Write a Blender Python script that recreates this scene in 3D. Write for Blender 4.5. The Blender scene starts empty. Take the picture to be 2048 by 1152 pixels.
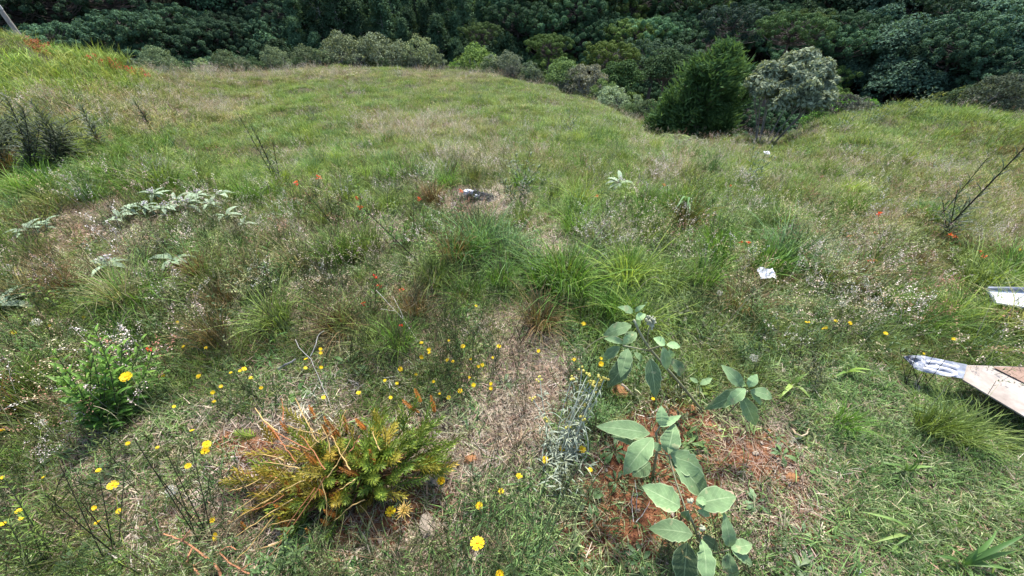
import bpy, math, random
import numpy as np
from mathutils import Vector, Matrix
R = math.radians
PI = math.pi
rng = np.random.default_rng(11)
random.seed(5)
scn = bpy.context.scene
col = scn.collection

# ------------------------------------------------------------------ camera
PITCH = R(42.0); FPX = 758.0; CAMZ = 1.5
cd = bpy.data.cameras.new('camera'); cam = bpy.data.objects.new('camera', cd); col.objects.link(cam)
cam.location = (0, 0, CAMZ); cam.rotation_euler = (PI/2 - PITCH, 0, 0)
cd.sensor_width = 36; cd.lens = 36*FPX/2048; cd.clip_start = 0.02; cd.clip_end = 2000
scn.camera = cam
# ------------------------------------------------------------------ light
SUN_EL, SUN_AZ = R(56), R(16)          # azimuth clockwise from +Y (view direction)
w = bpy.data.worlds.new('World'); scn.world = w; w.use_nodes = True
nt = w.node_tree; nt.nodes.clear()
sky = nt.nodes.new('ShaderNodeTexSky'); sky.sky_type = 'NISHITA'; sky.sun_disc = False
sky.sun_elevation = SUN_EL; sky.sun_rotation = SUN_AZ; sky.altitude = 900; sky.air_density = 1.0; sky.dust_density = 3.0
bg = nt.nodes.new('ShaderNodeBackground'); bg.inputs['Strength'].default_value = 0.15
wo = nt.nodes.new('ShaderNodeOutputWorld')
nt.links.new(sky.outputs[0], bg.inputs[0]); nt.links.new(bg.outputs[0], wo.inputs[0])
sl = bpy.data.lights.new('sun', 'SUN'); sl.energy = 3.7; sl.angle = R(5.0); sl.color = (1.0, 0.985, 0.94)
so = bpy.data.objects.new('sun', sl); col.objects.link(so)
sd = Vector((math.sin(SUN_AZ)*math.cos(SUN_EL), math.cos(SUN_AZ)*math.cos(SUN_EL), math.sin(SUN_EL)))
so.rotation_euler = sd.to_track_quat('Z', 'Y').to_euler(); so.location = (0, 0, 40)
scn.view_settings.view_transform = 'Standard'; scn.view_settings.look = 'None'
scn.view_settings.exposure = 1.48; scn.view_settings.gamma = 1; scn.view_settings.use_curve_mapping = False
scn.render.engine = 'CYCLES'
scn.cycles.max_bounces = 5; scn.cycles.diffuse_bounces = 3; scn.cycles.transmission_bounces = 3; scn.cycles.glossy_bounces = 2

# ------------------------------------------------------------------ geometry of the view (used to measure real positions)
SP, CP = math.sin(PITCH), math.cos(PITCH)
def ray(px, py):
    cx = (np.asarray(px, float)-1024)/FPX; cy = (576-np.asarray(py, float))/FPX
    return cx, CP+cy*SP, -SP+cy*CP
def project(x, y, z):
    z = z-CAMZ
    dep = y*CP - z*SP; up = y*SP + z*CP
    dep = np.where(dep > 1e-3, dep, 1e-3)
    return 1024+FPX*x/dep, 576-FPX*up/dep

# ------------------------------------------------------------------ terrain
CREST = [(-250,66,11),(-100,66,11),(0,80,11),(90,100,12),(180,122,13),(262,146,15),(285,152,19),(330,154,26),(420,151,31),(520,147,34),(640,137,36),
 (800,139,36),(940,147,34),(1040,162,32),(1130,190,29),(1200,215,27),(1270,250,24),(1330,281,21),(1400,289,19),(1560,290,18),
 (1640,250,17),(1700,234,17),(1800,223,17),(1900,219,17),(2048,229,16),(2300,238,15),(2600,250,14)]
_cx = np.array([c[0] for c in CREST]); _cy = np.array([c[1] for c in CREST])
_rx, _ry, _rz = ray(_cx, _cy)
_az = np.arctan2(_rx, _ry); _tc = -_rz/np.hypot(_rx, _ry); _rc = np.array([c[2] for c in CREST], float)
_ga = np.linspace(-PI, PI, 1441)
def _sm(v, n):
    k = np.hanning(n+2)[1:-1]; k /= k.sum(); p = n//2
    return np.convolve(np.concatenate([np.full(p, v[0]), v, np.full(p, v[-1])]), k, 'valid')[:len(v)]
_gt = _sm(np.interp(_ga, _az, _tc), 9); _gr = _sm(np.interp(_ga, _az, _rc), 11)
_tu = np.array([0, .03, .166, .27, .40, .568, .755, 1.0]); _tv = np.array([.75, .722, .554, .475, .404, .338, .279, .214])
_gu = np.linspace(0, 1, 401); _gT = _sm(np.interp(_gu, _tu, _tv), 41); _gT += (.75-_gT[0])*(1-_gu)**12; _gT[-20:] = np.linspace(_gT[-20], .214, 20)
_nz = [(rng.uniform(-1, 1, 2), rng.uniform(0, 6.28)) for _ in range(60)]
def fbm(x, y, wl, n=6, o=0):
    s = np.zeros_like(x); a = 1.0; tot = 0
    for i in range(n):
        v, ph = _nz[(o*7+i) % 60]; v2, ph2 = _nz[(o*7+i+23) % 60]
        k = 2*PI/wl*1.75**i; d = v/np.hypot(*v); d2 = v2/np.hypot(*v2)
        s += a*np.sin(k*(x*d[0]+y*d[1])+ph+1.3*np.sin(k*.6*(x*d2[0]+y*d2[1])+ph2)); tot += a; a *= .62
    return s/tot
def hgt(x, y):
    x = np.asarray(x, float); y = np.asarray(y, float)
    r = np.maximum(np.hypot(x, y), 1e-4); az = np.arctan2(x, y)
    tc = np.interp(az, _ga, _gt); rc = np.interp(az, _ga, _gr)
    u = np.clip(np.log(np.maximum(r, 2)/2)/np.log(rc/2), 0, 1)
    T = np.interp(u, _gu, _gT) + (tc-.214)*u**2
    zn = np.where(r < 2, 0.0, CAMZ-r*T)
    zc = CAMZ-rc*tc
    d = np.maximum(r-rc, 0)
    zd = zc-(.30*d+.006*d*d)
    zh = -33+.43*np.maximum(r-74, 0)+2.0*fbm(x, y, 60, 3, 2)
    k = 2.0; m = np.maximum(zd, zh); zf = m+k*np.log(np.exp((zd-m)/k)+np.exp((zh-m)/k))
    z = np.where(r < rc, zn, zf)
    amp = np.clip((r-.5)/12, 0, 1)*np.clip((rc*1.5-r)/(rc*.5)+.3, .3, 1)
    z = z + fbm(x, y, 4.0, 3, 1)*.22*amp + fbm(x, y, .55, 3, 3)*.012*np.exp(-r/6) + fbm(x, y, .14, 3, 4)*.005*np.exp(-r/3)
    back = np.clip(-y/4, 0, 1)
    return z*(1-back)+0.0*back
def ground_at(px, py):
    dx, dy, dz = (float(v) for v in ray(px, py))
    ts = np.geomspace(.3, 300, 900); X = dx*ts; Y = dy*ts; Z = CAMZ+dz*ts
    h = hgt(X, Y); i = np.argmax(Z <= h)
    if Z[i] > h[i]: i = len(ts)-1
    a, b = ts[max(i-1, 0)], ts[i]
    for _ in range(18):
        m = (a+b)/2
        if CAMZ+dz*m > float(hgt(dx*m, dy*m)): a = m
        else: b = m
    return Vector((dx*b, dy*b, float(hgt(dx*b, dy*b))))
def at_h(px, py, h):                       # the point seen at a pixel, h metres above the flat near ground
    dx, dy, dz = (float(v) for v in ray(px, py)); t = (h-CAMZ)/dz
    return Vector((dx*t, dy*t, h))
def above(p, px, py):                      # the point seen at a pixel, standing straight over the range of ground point p
    dx, dy, dz = (float(v) for v in ray(px, py)); t = math.hypot(p[0], p[1])/math.hypot(dx, dy)
    return Vector((dx*t, dy*t, CAMZ+dz*t))
def gz(x, y): return float(hgt(x, y))

# ------------------------------------------------------------------ materials
def new_mat(name):
    m = bpy.data.materials.new(name); m.use_nodes = True; n = m.node_tree.nodes; n.clear()
    return m, n, m.node_tree.links
def node(n, t, **k):
    o = n.new(t)
    for a, b in k.items():
        if a.startswith('_'): o.inputs[int(a[1:])].default_value = b
        else: setattr(o, a, b)
    return o
def math_(n, L, op, a, b=None, c=None):
    o = n.new('ShaderNodeMath'); o.operation = op
    for i, v in enumerate((a, b, c)):
        if v is None: continue
        if hasattr(v, 'links'): L.new(v, o.inputs[i])
        else: o.inputs[i].default_value = v
    return o.outputs[0]
def mixc(n, L, fac, a, b, bt='MIX'):
    o = n.new('ShaderNodeMix'); o.data_type = 'RGBA'; o.blend_type = bt
    for s, v in ((o.inputs[0], fac), (o.inputs[6], a), (o.inputs[7], b)):
        if hasattr(v, 'links'): L.new(v, s)
        else: s.default_value = v if not isinstance(v, tuple) or len(v) == 4 else (*v, 1)
    return o.outputs[2]
def leafy(n, L, colour, rough=.55, trans=.35, spec=.3, bump=None):
    bs = n.new('ShaderNodeBsdfPrincipled'); bs.inputs['Roughness'].default_value = rough
    bs.inputs['Specular IOR Level'].default_value = spec
    tr = n.new('ShaderNodeBsdfTranslucent'); mx = n.new('ShaderNodeMixShader'); mx.inputs[0].default_value = trans
    L.new(colour, bs.inputs['Base Color'])
    tc = mixc(n, L, 1.0, colour, (1.15, 1.1, .62), 'MULTIPLY'); L.new(tc, tr.inputs[0])
    if bump: L.new(bump, bs.inputs['Normal'])
    L.new(bs.outputs[0], mx.inputs[1]); L.new(tr.outputs[0], mx.inputs[2])
    out = n.new('ShaderNodeOutputMaterial'); L.new(mx.outputs[0], out.inputs[0])
def foliage_mat(name, rough=.6, trans=.35, spec=.25, tip=(1.45, 1.48, 1.15), root=(.62, .66, .60), lo=.45, hi=1.55, hue=.518):
    """colour = the plant's own tint x per-leaf variation x root-to-tip colour of the blade"""
    m, n, L = new_mat(name)
    at = node(n, 'ShaderNodeAttribute', attribute_type='INSTANCER', attribute_name='tint')
    bl = node(n, 'ShaderNodeAttribute', attribute_type='GEOMETRY', attribute_name='bl')
    sp = n.new('ShaderNodeSeparateColor'); L.new(bl.outputs['Color'], sp.inputs[0])
    oi = n.new('ShaderNodeObjectInfo')
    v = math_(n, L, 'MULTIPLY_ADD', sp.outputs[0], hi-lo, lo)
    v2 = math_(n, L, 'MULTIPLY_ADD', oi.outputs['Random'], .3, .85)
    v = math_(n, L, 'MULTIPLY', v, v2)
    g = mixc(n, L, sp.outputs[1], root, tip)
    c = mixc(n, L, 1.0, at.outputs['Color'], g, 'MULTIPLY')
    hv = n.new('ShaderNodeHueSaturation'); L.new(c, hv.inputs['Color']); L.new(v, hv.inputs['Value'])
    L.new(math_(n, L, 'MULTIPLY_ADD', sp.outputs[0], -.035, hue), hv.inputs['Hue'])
    leafy(n, L, hv.outputs[0], rough, trans, spec); return m
def surf_mat(name, c1, c2, scale=20, rough=.8, bump=.3, detail=6, stretch=(1, 1, 1), spec=.3, c3=None):
    m, n, L = new_mat(name)
    tc = n.new('ShaderNodeTexCoord'); mp = n.new('ShaderNodeMapping'); mp.inputs['Scale'].default_value = stretch
    L.new(tc.outputs['Object'], mp.inputs[0])
    nz = node(n, 'ShaderNodeTexNoise'); nz.inputs['Scale'].default_value = scale; nz.inputs['Detail'].default_value = detail; nz.inputs['Roughness'].default_value = .65
    L.new(mp.outputs[0], nz.inputs['Vector'])
    cr = n.new('ShaderNodeValToRGB'); e = cr.color_ramp.elements
    e[0].position = .33; e[0].color = (*c1, 1); e[1].position = .68; e[1].color = (*c2, 1)
    if c3: x = cr.color_ramp.elements.new(.5); x.color = (*c3, 1)
    L.new(nz.outputs[0], cr.inputs[0])
    oi = n.new('ShaderNodeObjectInfo'); hv = n.new('ShaderNodeHueSaturation'); L.new(cr.outputs[0], hv.inputs['Color'])
    L.new(math_(n, L, 'MULTIPLY_ADD', oi.outputs['Random'], .4, .8), hv.inputs['Value'])
    bp = n.new('ShaderNodeBump'); bp.inputs['Strength'].default_value = bump; bp.inputs['Distance'].default_value = .01; L.new(nz.outputs[0], bp.inputs['Height'])
    bs = n.new('ShaderNodeBsdfPrincipled'); bs.inputs['Roughness'].default_value = rough; bs.inputs['Specular IOR Level'].default_value = spec
    L.new(hv.outputs[0], bs.inputs['Base Color']); L.new(bp.outputs[0], bs.inputs['Normal'])
    o = n.new('ShaderNodeOutputMaterial'); L.new(bs.outputs[0], o.inputs[0]); return m
M = {}
M['foliage'] = foliage_mat('tree_foliage', lo=.45, hi=1.55, trans=.22, root=(1, 1, 1), tip=(1, 1, 1), spec=.08, rough=.85)
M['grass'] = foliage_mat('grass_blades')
M['weed'] = foliage_mat('weed_leaves', root=(.9, .9, .9), tip=(1.1, 1.1, 1), lo=.7, hi=1.3, rough=.5)
M['flower'] = foliage_mat('flower_petals', hue=.512, root=(1, 1, 1), tip=(1, 1, 1), lo=.85, hi=1.1, rough=.6, trans=.3)
M['straw'] = foliage_mat('dry_straw', hue=.512, root=(.9, .9, .9), tip=(1.1, 1.1, 1.1), lo=.5, hi=1.4, trans=.1)
M['bark_grey'] = surf_mat('grey_bark', (.16, .14, .12), (.36, .33, .29), 9, stretch=(1, 1, .25), bump=.6)
M['bark_dark'] = surf_mat('dark_bark', (.05, .04, .035), (.15, .12, .10), 9, stretch=(1, 1, .25), bump=.6)
M['stone'] = surf_mat('ochre_stone', (.30, .10, .04), (.52, .30, .15), 45, bump=.8, c3=(.40, .18, .07))
M['stone_pale'] = surf_mat('pale_stone', (.32, .24, .17), (.55, .46, .36), 45, bump=.8)

# ------------------------------------------------------------------ mesh helpers
class MB:
    """collects vertices, faces and a per-vertex (random, along, across) attribute"""
    def __init__(s): s.v = []; s.f3 = []; s.f4 = []; s.a = []; s.n = 0; s.m3 = []; s.m4 = []
    def add(s, v, tris=None, quads=None, a=None, mi=0):
        v = np.asarray(v, float).reshape(-1, 3)
        if a is None: a = np.tile([rng.random(), .5, .5], (len(v), 1))
        if tris is not None and len(tris): t = np.asarray(tris, int).reshape(-1, 3)+s.n; s.f3.append(t); s.m3.append(np.full(len(t), mi))
        if quads is not None and len(quads): q = np.asarray(quads, int).reshape(-1, 4)+s.n; s.f4.append(q); s.m4.append(np.full(len(q), mi))
        s.v.append(v); s.a.append(np.asarray(a, float).reshape(-1, 3)); s.n += len(v)
    def mesh(s, name, mats, smooth=False):
        v = np.concatenate(s.v); a = np.concatenate(s.a)
        t = np.concatenate(s.f3) if s.f3 else np.zeros((0, 3), int); q = np.concatenate(s.f4) if s.f4 else np.zeros((0, 4), int)
        mi = np.concatenate(s.m3+s.m4) if (s.m3 or s.m4) else np.zeros(0)
        me = bpy.data.meshes.new(name); me.vertices.add(len(v)); me.vertices.foreach_set('co', v.astype(np.float32).ravel())
        me.loops.add(3*len(t)+4*len(q)); me.loops.foreach_set('vertex_index', np.concatenate([t.ravel(), q.ravel()]).astype(np.int32))
        me.polygons.add(len(t)+len(q))
        ls = np.concatenate([np.arange(len(t))*3, 3*len(t)+np.arange(len(q))*4]).astype(np.int32)
        me.polygons.foreach_set('loop_start', ls)
        me.polygons.foreach_set('material_index', mi.astype(np.int32))
        me.polygons.foreach_set('use_smooth', np.full(len(t)+len(q), smooth))
        at = me.attributes.new('bl', 'FLOAT_COLOR', 'POINT')
        at.data.foreach_set('color', np.concatenate([a, np.ones((len(a), 1))], 1).astype(np.float32).ravel())
        for m in (mats if isinstance(mats, (list, tuple)) else [mats]): me.materials.append(m)
        me.update(calc_edges=True); me.validate(); return me
    def obj(s, name, mats, parent=None, smooth=False, tint=None, loc=None):
        return link(name, s.mesh(name, mats, smooth), parent, tint, loc)
def link(name, me, parent=None, tint=None, loc=None):
    o = bpy.data.objects.new(name, me); col.objects.link(o)
    if parent: o.parent = parent
    if tint is not None: o['tint'] = [float(c) for c in tint]
    if loc is not None: o.location = loc
    return o
def tag(o, label=None, cat=None, group=None, kind=None):
    if label: o['label'] = label
    if cat: o['category'] = cat
    if group: o['group'] = group
    if kind: o['kind'] = kind
    return o
def empty(name, loc, rz=0, label=None, cat=None, group=None):
    o = bpy.data.objects.new(name, None); col.objects.link(o); o.location = loc; o.rotation_euler = (0, 0, rz); o.empty_display_size = .1
    return tag(o, label, cat, group)
KIDS = {}
def copy_tree(o, parent=None, tint=None):
    c = o.copy(); col.objects.link(c); c.parent = parent
    for k in KIDS.get(o.name, []):
        kc = copy_tree(k, c)
        if tint is not None and 'tint' in k and not k.get('fixed_tint'): kc['tint'] = [float(v) for v in tint]
    return c
def part(name, mb, mats, parent, **k):
    o = mb.obj(name, mats, parent, **k); KIDS.setdefault(parent.name, []).append(o); return o

def unit(v): return v/np.maximum(np.linalg.norm(v, axis=-1, keepdims=True), 1e-9)
def blades(mb, n, base, az, reach, h, wid, segs=3, sag=.35, bend=1.8, rnd=None, mi=0, tipw=.12, g0=0.0, g1=1.0):
    """n grass blades at once; arrays or scalars. Each rises from base, leans out along az."""
    base = np.asarray(base, float).reshape(n, 3)
    az = np.broadcast_to(az, n); reach = np.broadcast_to(reach, n); h = np.broadcast_to(h, n); wid = np.broadcast_to(wid, n); sag = np.broadcast_to(sag, n)
    t = np.linspace(0, 1, segs+1)
    d = np.stack([np.cos(az), np.sin(az), np.zeros(n)], 1)
    fa = az+PI/2+rng.normal(0, .7, n); s = np.stack([np.cos(fa), np.sin(fa), rng.normal(0, .15, n)], 1)
    P = base[:, None]+d[:, None]*(reach[:, None]*t**bend)[..., None]
    P[..., 2] += h[:, None]*(t-sag[:, None]*t**3)
    wt = wid[:, None]*(1-(1-tipw)*t**1.6)/2
    A = P-s[:, None]*wt[..., None]; B = P+s[:, None]*wt[..., None]
    V = np.stack([A, B], 2).reshape(n, -1, 3)
    rn = rng.random(n) if rnd is None else np.broadcast_to(rnd, n)
    at = np.zeros(V.shape); at[..., 0] = rn[:, None]; at[..., 1] = np.repeat(g0+(g1-g0)*t, 2)[None]; at[..., 2] = np.tile([0, 1], segs+1)[None]
    k = np.arange(segs)*2; q = np.stack([k, k+1, k+3, k+2], 1)
    Q = (q[None]+(np.arange(n)*(segs+1)*2)[:, None, None]).reshape(-1, 4)
    mb.add(V, quads=Q, a=at, mi=mi)
def tube(mb, pts, rad, sides=5, mi=0, rnd=None, cap=False):
    pts = np.asarray([tuple(p) for p in pts], float); n = len(pts); rad = np.broadcast_to(rad, n)
    tg = unit(np.gradient(pts, axis=0)); up = np.array([0.13, .07, 1.0]); 
    a = np.cross(tg, up); a = np.where(np.linalg.norm(a, axis=1, keepdims=True) < .2, np.cross(tg, [1, 0, 0.1]), a); a = unit(a); b = np.cross(tg, a)
    th = np.arange(sides)*2*PI/sides
    V = pts[:, None]+rad[:, None, None]*(a[:, None]*np.cos(th)[None, :, None]+b[:, None]*np.sin(th)[None, :, None])
    q = []
    for i in range(n-1):
        for j in range(sides):
            k = (j+1) % sides; q.append((i*sides+j, i*sides+k, (i+1)*sides+k, (i+1)*sides+j))
    at = np.zeros((n, sides, 3)); at[..., 0] = rng.random() if rnd is None else rnd; at[..., 1] = np.linspace(0, 1, n)[:, None]; at[..., 2] = .5
    tr = [(  (n-1)*sides, (n-1)*sides+j, (n-1)*sides+j+1) for j in range(1, sides-1)]
    mb.add(V, tris=tr, quads=q, a=at, mi=mi)
def curve(p0, p1, bow=(0, 0, 0), n=6):
    p0 = np.array(tuple(p0)); p1 = np.array(tuple(p1)); t = np.linspace(0, 1, n)[:, None]
    return p0+(p1-p0)*t+np.array(bow)*(4*t*(1-t))
def leafquads(mb, c, size, nrm, jit=.5, asp=1.6, rnd=None, mi=0):
    """n leaf-sized diamond faces centred at c, roughly facing nrm"""
    n = len(c); size = np.broadcast_to(size, n)
    nr = unit(unit(nrm)+rng.normal(0, jit, (n, 3))); x = unit(np.cross(nr, rng.normal(0, 1, (n, 3)))); y = np.cross(nr, x)
    s = size[:, None]; rn = rng.random(n) if rnd is None else rnd
    V = np.stack([c-x*s*asp/2, c-y*s/2+x*s*.1, c+x*s*asp/2+nr*s*.15, c+y*s/2+x*s*.1], 1)
    at = np.zeros(V.shape); at[..., 0] = rn[:, None]; at[..., 1] = .5
    mb.add(V, quads=np.arange(4*n).reshape(-1, 4), a=at, mi=mi)
def leaf(mb, p0, p1, wid, up=(0, 0, 1), arch=.12, fold=.25, segs=6, peak=.42, rnd=None, mi=0, wave=0.0, cup=0):
    """a broad leaf from p0 to p1: lens outline, folded on its midrib, arched"""
    p0 = np.array(tuple(p0), float); p1 = np.array(tuple(p1), float); ax = p1-p0; Ln = np.linalg.norm(ax); ax = ax/Ln
    up = np.array(up, float); side = np.cross(ax, up); side = unit(side if np.linalg.norm(side) > .1 else np.cross(ax, [1, .2, 0])); nr = np.cross(side, ax)
    t = np.linspace(0, 1, segs+1)
    e = math.log(.5)/math.log(peak); prof = np.sin(PI*np.clip(t, 0, 1)**e)**.9; prof[0] = .06; prof[-1] = .0
    C = p0+ax*(Ln*t)[:, None]+nr*(arch*Ln*4*t*(1-t)-arch*Ln*.6*t**2)[:, None]
    wv = 1+wave*rng.normal(0, 1, segs+1); wv2 = 1+wave*rng.normal(0, 1, segs+1)
    wz = wave*rng.normal(0, 1, (2, segs+1))*wid
    A = C-side*(wid/2*prof*wv)[:, None]+nr*(fold*wid/2*prof+wz[0]*prof)[:, None]; B = C+side*(wid/2*prof*wv2)[:, None]+nr*(fold*wid/2*prof+wz[1]*prof)[:, None]
    V = np.stack([A, C, B], 1).reshape(-1, 3)
    r_ = rng.random() if rnd is None else rnd
    at = np.zeros((segs+1, 3, 3)); at[..., 0] = r_; at[..., 1] = t[:, None]; at[..., 2] = np.array([0, .5, 1])[None]
    q = []
    for i in range(segs):
        k = 3*i; q += [(k, k+1, k+4, k+3), (k+1, k+2, k+5, k+4)]
    mb.add(V, quads=q, a=at.reshape(-1, 3), mi=mi)
def blob(mb, c, r, sub=2, squash=(1, 1, 1), rough=.18, mi=0):
    """an uneven rounded lump (stones, buds)"""
    nu, nv = 7, 5
    th = np.linspace(0, 2*PI, nu, endpoint=False); ph = np.linspace(0, PI, nv+2)[1:-1]
    D = np.array([[math.sin(p)*math.cos(t), math.sin(p)*math.sin(t), math.cos(p)] for p in ph for t in th]+[[0, 0, 1], [0, 0, -1]])
    D = D*(1+rng.normal(0, rough, (len(D), 1)))*np.array(squash)*r+np.array(tuple(c))
    q = [(i*nu+j, i*nu+(j+1) % nu, (i+1)*nu+(j+1) % nu, (i+1)*nu+j) for i in range(nv-1) for j in range(nu)]
    t0, t1 = nu*nv, nu*nv+1
    tr = [(t0, (j+1) % nu, j) for j in range(nu)]+[(t1, (nv-1)*nu+j, (nv-1)*nu+(j+1) % nu) for j in range(nu)]
    mb.add(D, tris=tr, quads=q, mi=mi)

# ------------------------------------------------------------------ what grows where (areas measured on the photograph, in ground terms)
def blobmap(px, py, L, soft=1.0):
    o = np.zeros_like(px, float)
    for (x, y, rx, ry, a) in L:
        q = ((px-x)/rx)**2+((py-y)/ry)**2; o = np.maximum(o, a*np.clip((1.25-q)/.6, 0, 1))
    return o
SOIL = [(1330,870,150,75,1),(1290,1010,190,120,1),(1500,920,110,60,.9),(1600,1010,110,110,.8),(1180,1110,130,60,1),(480,900,70,45,.9),(500,955,70,40,.7),
        (760,1060,90,45,1),(1660,1100,70,80,.5),(1330,780,60,30,.8),(110,920,60,30,.4),(300,1040,60,30,.4),(900,930,60,30,.5),(1050,470,50,25,.5),(170,480,70,30,.5),(880,1000,80,40,.6)]
THATCH = [(1060,760,110,110,1),(1000,900,130,80,.9),(850,700,140,60,.6),(960,410,90,40,1),(700,470,120,50,.7),(190,455,150,60,.9),(880,1120,150,60,.9),
          (1000,660,70,50,.8),(640,760,110,60,.5),(430,830,130,60,.5),(1090,480,70,50,.8),(1500,860,130,60,.6),(1600,1010,140,150,.8),(330,970,200,110,.75),(560,800,150,80,.6),(200,900,120,60,.6),(350,1080,260,70,.6),(60,1000,120,60,.5),(1650,900,70,60,.7),(2048,440,60,60,.6),(760,620,200,70,.5),(250,560,200,50,.5),(420,1000,100,60,.6)]
LAWN = [(1900,980,290,220,1),(1740,805,170,60,1),(1830,1100,150,90,1),(1650,760,120,50,.8)]

# ------------------------------------------------------------------ ground sheet
def build_ground():
    azs = np.concatenate([np.linspace(-PI, -1.35, 60, endpoint=False), np.linspace(-1.35, 1.35, 460, endpoint=False), np.linspace(1.35, PI, 60)])
    rs = np.concatenate([[.03, .12, .2], np.geomspace(.28, 40, 210), np.linspace(42, 140, 40), np.geomspace(150, 900, 14)])
    A, Rr = np.meshgrid(azs, rs); X = Rr*np.sin(A); Y = Rr*np.cos(A); Z = hgt(X, Y)
    na, nr = len(azs), len(rs)
    i, j = np.meshgrid(np.arange(nr-1), np.arange(na-1), indexing='ij')
    q = np.stack([i*na+j, (i+1)*na+j, (i+1)*na+j+1, i*na+j+1], -1).reshape(-1, 4)
    px, py = project(X, Y, Z)
    px = px+fbm(X, Y, .5, 4, 5)*38; py = py+fbm(X, Y, .5, 4, 6)*26
    front = (Y > .1)
    soil = np.where(front, blobmap(px, py, SOIL), .2); th = np.where(front, blobmap(px, py, THATCH), .5)
    far = np.clip((Rr-45)/10, 0, 1)
    a = np.stack([soil, th, far], -1).reshape(-1, 3)
    mb = MB(); mb.add(np.stack([X, Y, Z], -1), quads=q, a=a)
    m, n, L = new_mat('meadow_soil')
    bl = node(n, 'ShaderNodeAttribute', attribute_type='GEOMETRY', attribute_name='bl'); sp = n.new('ShaderNodeSeparateColor'); L.new(bl.outputs['Color'], sp.inputs[0])
    geo = n.new('ShaderNodeNewGeometry')
    def nz(s, d=8, rg=.65):
        o = node(n, 'ShaderNodeTexNoise'); o.inputs['Scale'].default_value = s; o.inputs['Detail'].default_value = d; o.inputs['Roughness'].default_value = rg; L.new(geo.outputs['Position'], o.inputs['Vector']); return o.outputs[0]
    n1, n2, n3 = nz(7), nz(38), nz(160, 4)
    def ramp(fac, cs):
        o = n.new('ShaderNodeValToRGB'); L.new(fac, o.inputs[0]); el = o.color_ramp.elements
        el[0].position, el[0].color = cs[0][0], (*cs[0][1], 1); el[1].position, el[1].color = cs[-1][0], (*cs[-1][1], 1)
        for p, c in cs[1:-1]: x = el.new(p); x.color = (*c, 1)
        return o.outputs[0]
    soilc = ramp(n2, [(.3, (.05, .020, .010)), (.48, (.13, .052, .024)), (.62, (.215, .092, .042)), (.75, (.29, .175, .105))])
    thc = ramp(n2, [(.3, (.04, .032, .02)), (.5, (.13, .105, .07)), (.7, (.24, .20, .14))])
    base = ramp(n2, [(.3, (.02, .02, .01)), (.55, (.055, .05, .025)), (.75, (.11, .095, .055))])
    farc = ramp(n1, [(.35, (.006, .010, .005)), (.7, (.018, .024, .010))])
    vary = math_(n, L, 'MULTIPLY_ADD', n1, .9, -.45)
    f1 = math_(n, L, 'ADD', sp.outputs[1], vary); f1 = math_(n, L, 'SMOOTH_MIN', f1, 1.0, .1)
    f2 = math_(n, L, 'ADD', sp.outputs[0], vary)
    cl = n.new('ShaderNodeClamp'); L.new(f1, cl.inputs[0]); cl2 = n.new('ShaderNodeClamp'); L.new(f2, cl2.inputs[0])
    c = mixc(n, L, cl.outputs[0], base, thc); c = mixc(n, L, cl2.outputs[0], c, soilc); c = mixc(n, L, sp.outputs[2], c, farc)
    bp = n.new('ShaderNodeBump'); bp.inputs['Strength'].default_value = .9; bp.inputs['Distance'].default_value = .012; L.new(n2, bp.inputs['Height'])
    bp2 = n.new('ShaderNodeBump'); bp2.inputs['Strength'].default_value = .7; bp2.inputs['Distance'].default_value = .004; L.new(n3, bp2.inputs['Height']); L.new(bp.outputs[0], bp2.inputs['Normal'])
    bs = n.new('ShaderNodeBsdfPrincipled'); bs.inputs['Roughness'].default_value = .95; bs.inputs['Specular IOR Level'].default_value = .15
    L.new(c, bs.inputs['Base Color']); L.new(bp2.outputs[0], bs.inputs['Normal']); o = n.new('ShaderNodeOutputMaterial'); L.new(bs.outputs[0], o.inputs[0])
    g = mb.obj('ground', m, smooth=True); g['kind'] = 'structure'
build_ground()
#@@FOREST
# ------------------------------------------------------------------ trees
def crown_lobes(mb, lobes, per, size, asp=1.5, jit=.5, skin=.75):
    for (c, r) in lobes:
        d = unit(rng.normal(0, 1, (per, 3))); d[:, 2] = np.where(d[:, 2] < -.35, -d[:, 2], d[:, 2])
        rad = r*(skin+(1-skin)*rng.random(per)**.5*1.25)
        leafquads(mb, np.array(c)+d*rad[:, None]*np.array([1, 1, .8]), size*rng.uniform(.6, 1.4, per), d+np.array([0, 0, .6]), jit, asp)
def broadleaf(H, W, n=44, per=210, size=.23, name='broadleaf_tree', bark='bark_dark'):
    root = empty(name, (0, 0, 0)); lob = []
    for i in range(n):
        a = rng.uniform(0, 2*PI); q = rng.random()**.5; z = (1-q*q)**.5
        lob.append(((W/2*q*.85*math.cos(a), W/2*q*.85*math.sin(a), H*.45+H*.45*z*rng.uniform(.55, 1)), W*rng.uniform(.10, .19)))
    mb = MB(); crown_lobes(mb, lob, per, size); part('crown', mb, M['foliage'], root, tint=(.04, .07, .03))
    tb = MB(); tube(tb, [(0, 0, -1), (.1, 0, H*.3), (-.1, .1, H*.6)], [.28, .22, .1], 6)
    for c, r in lob[:9]: tube(tb, curve((0, 0, H*rng.uniform(.25, .5)), c, (0, 0, .3), 4), [.12, .09, .06, .03], 4)
    part('trunk', tb, M[bark], root); return root
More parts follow.
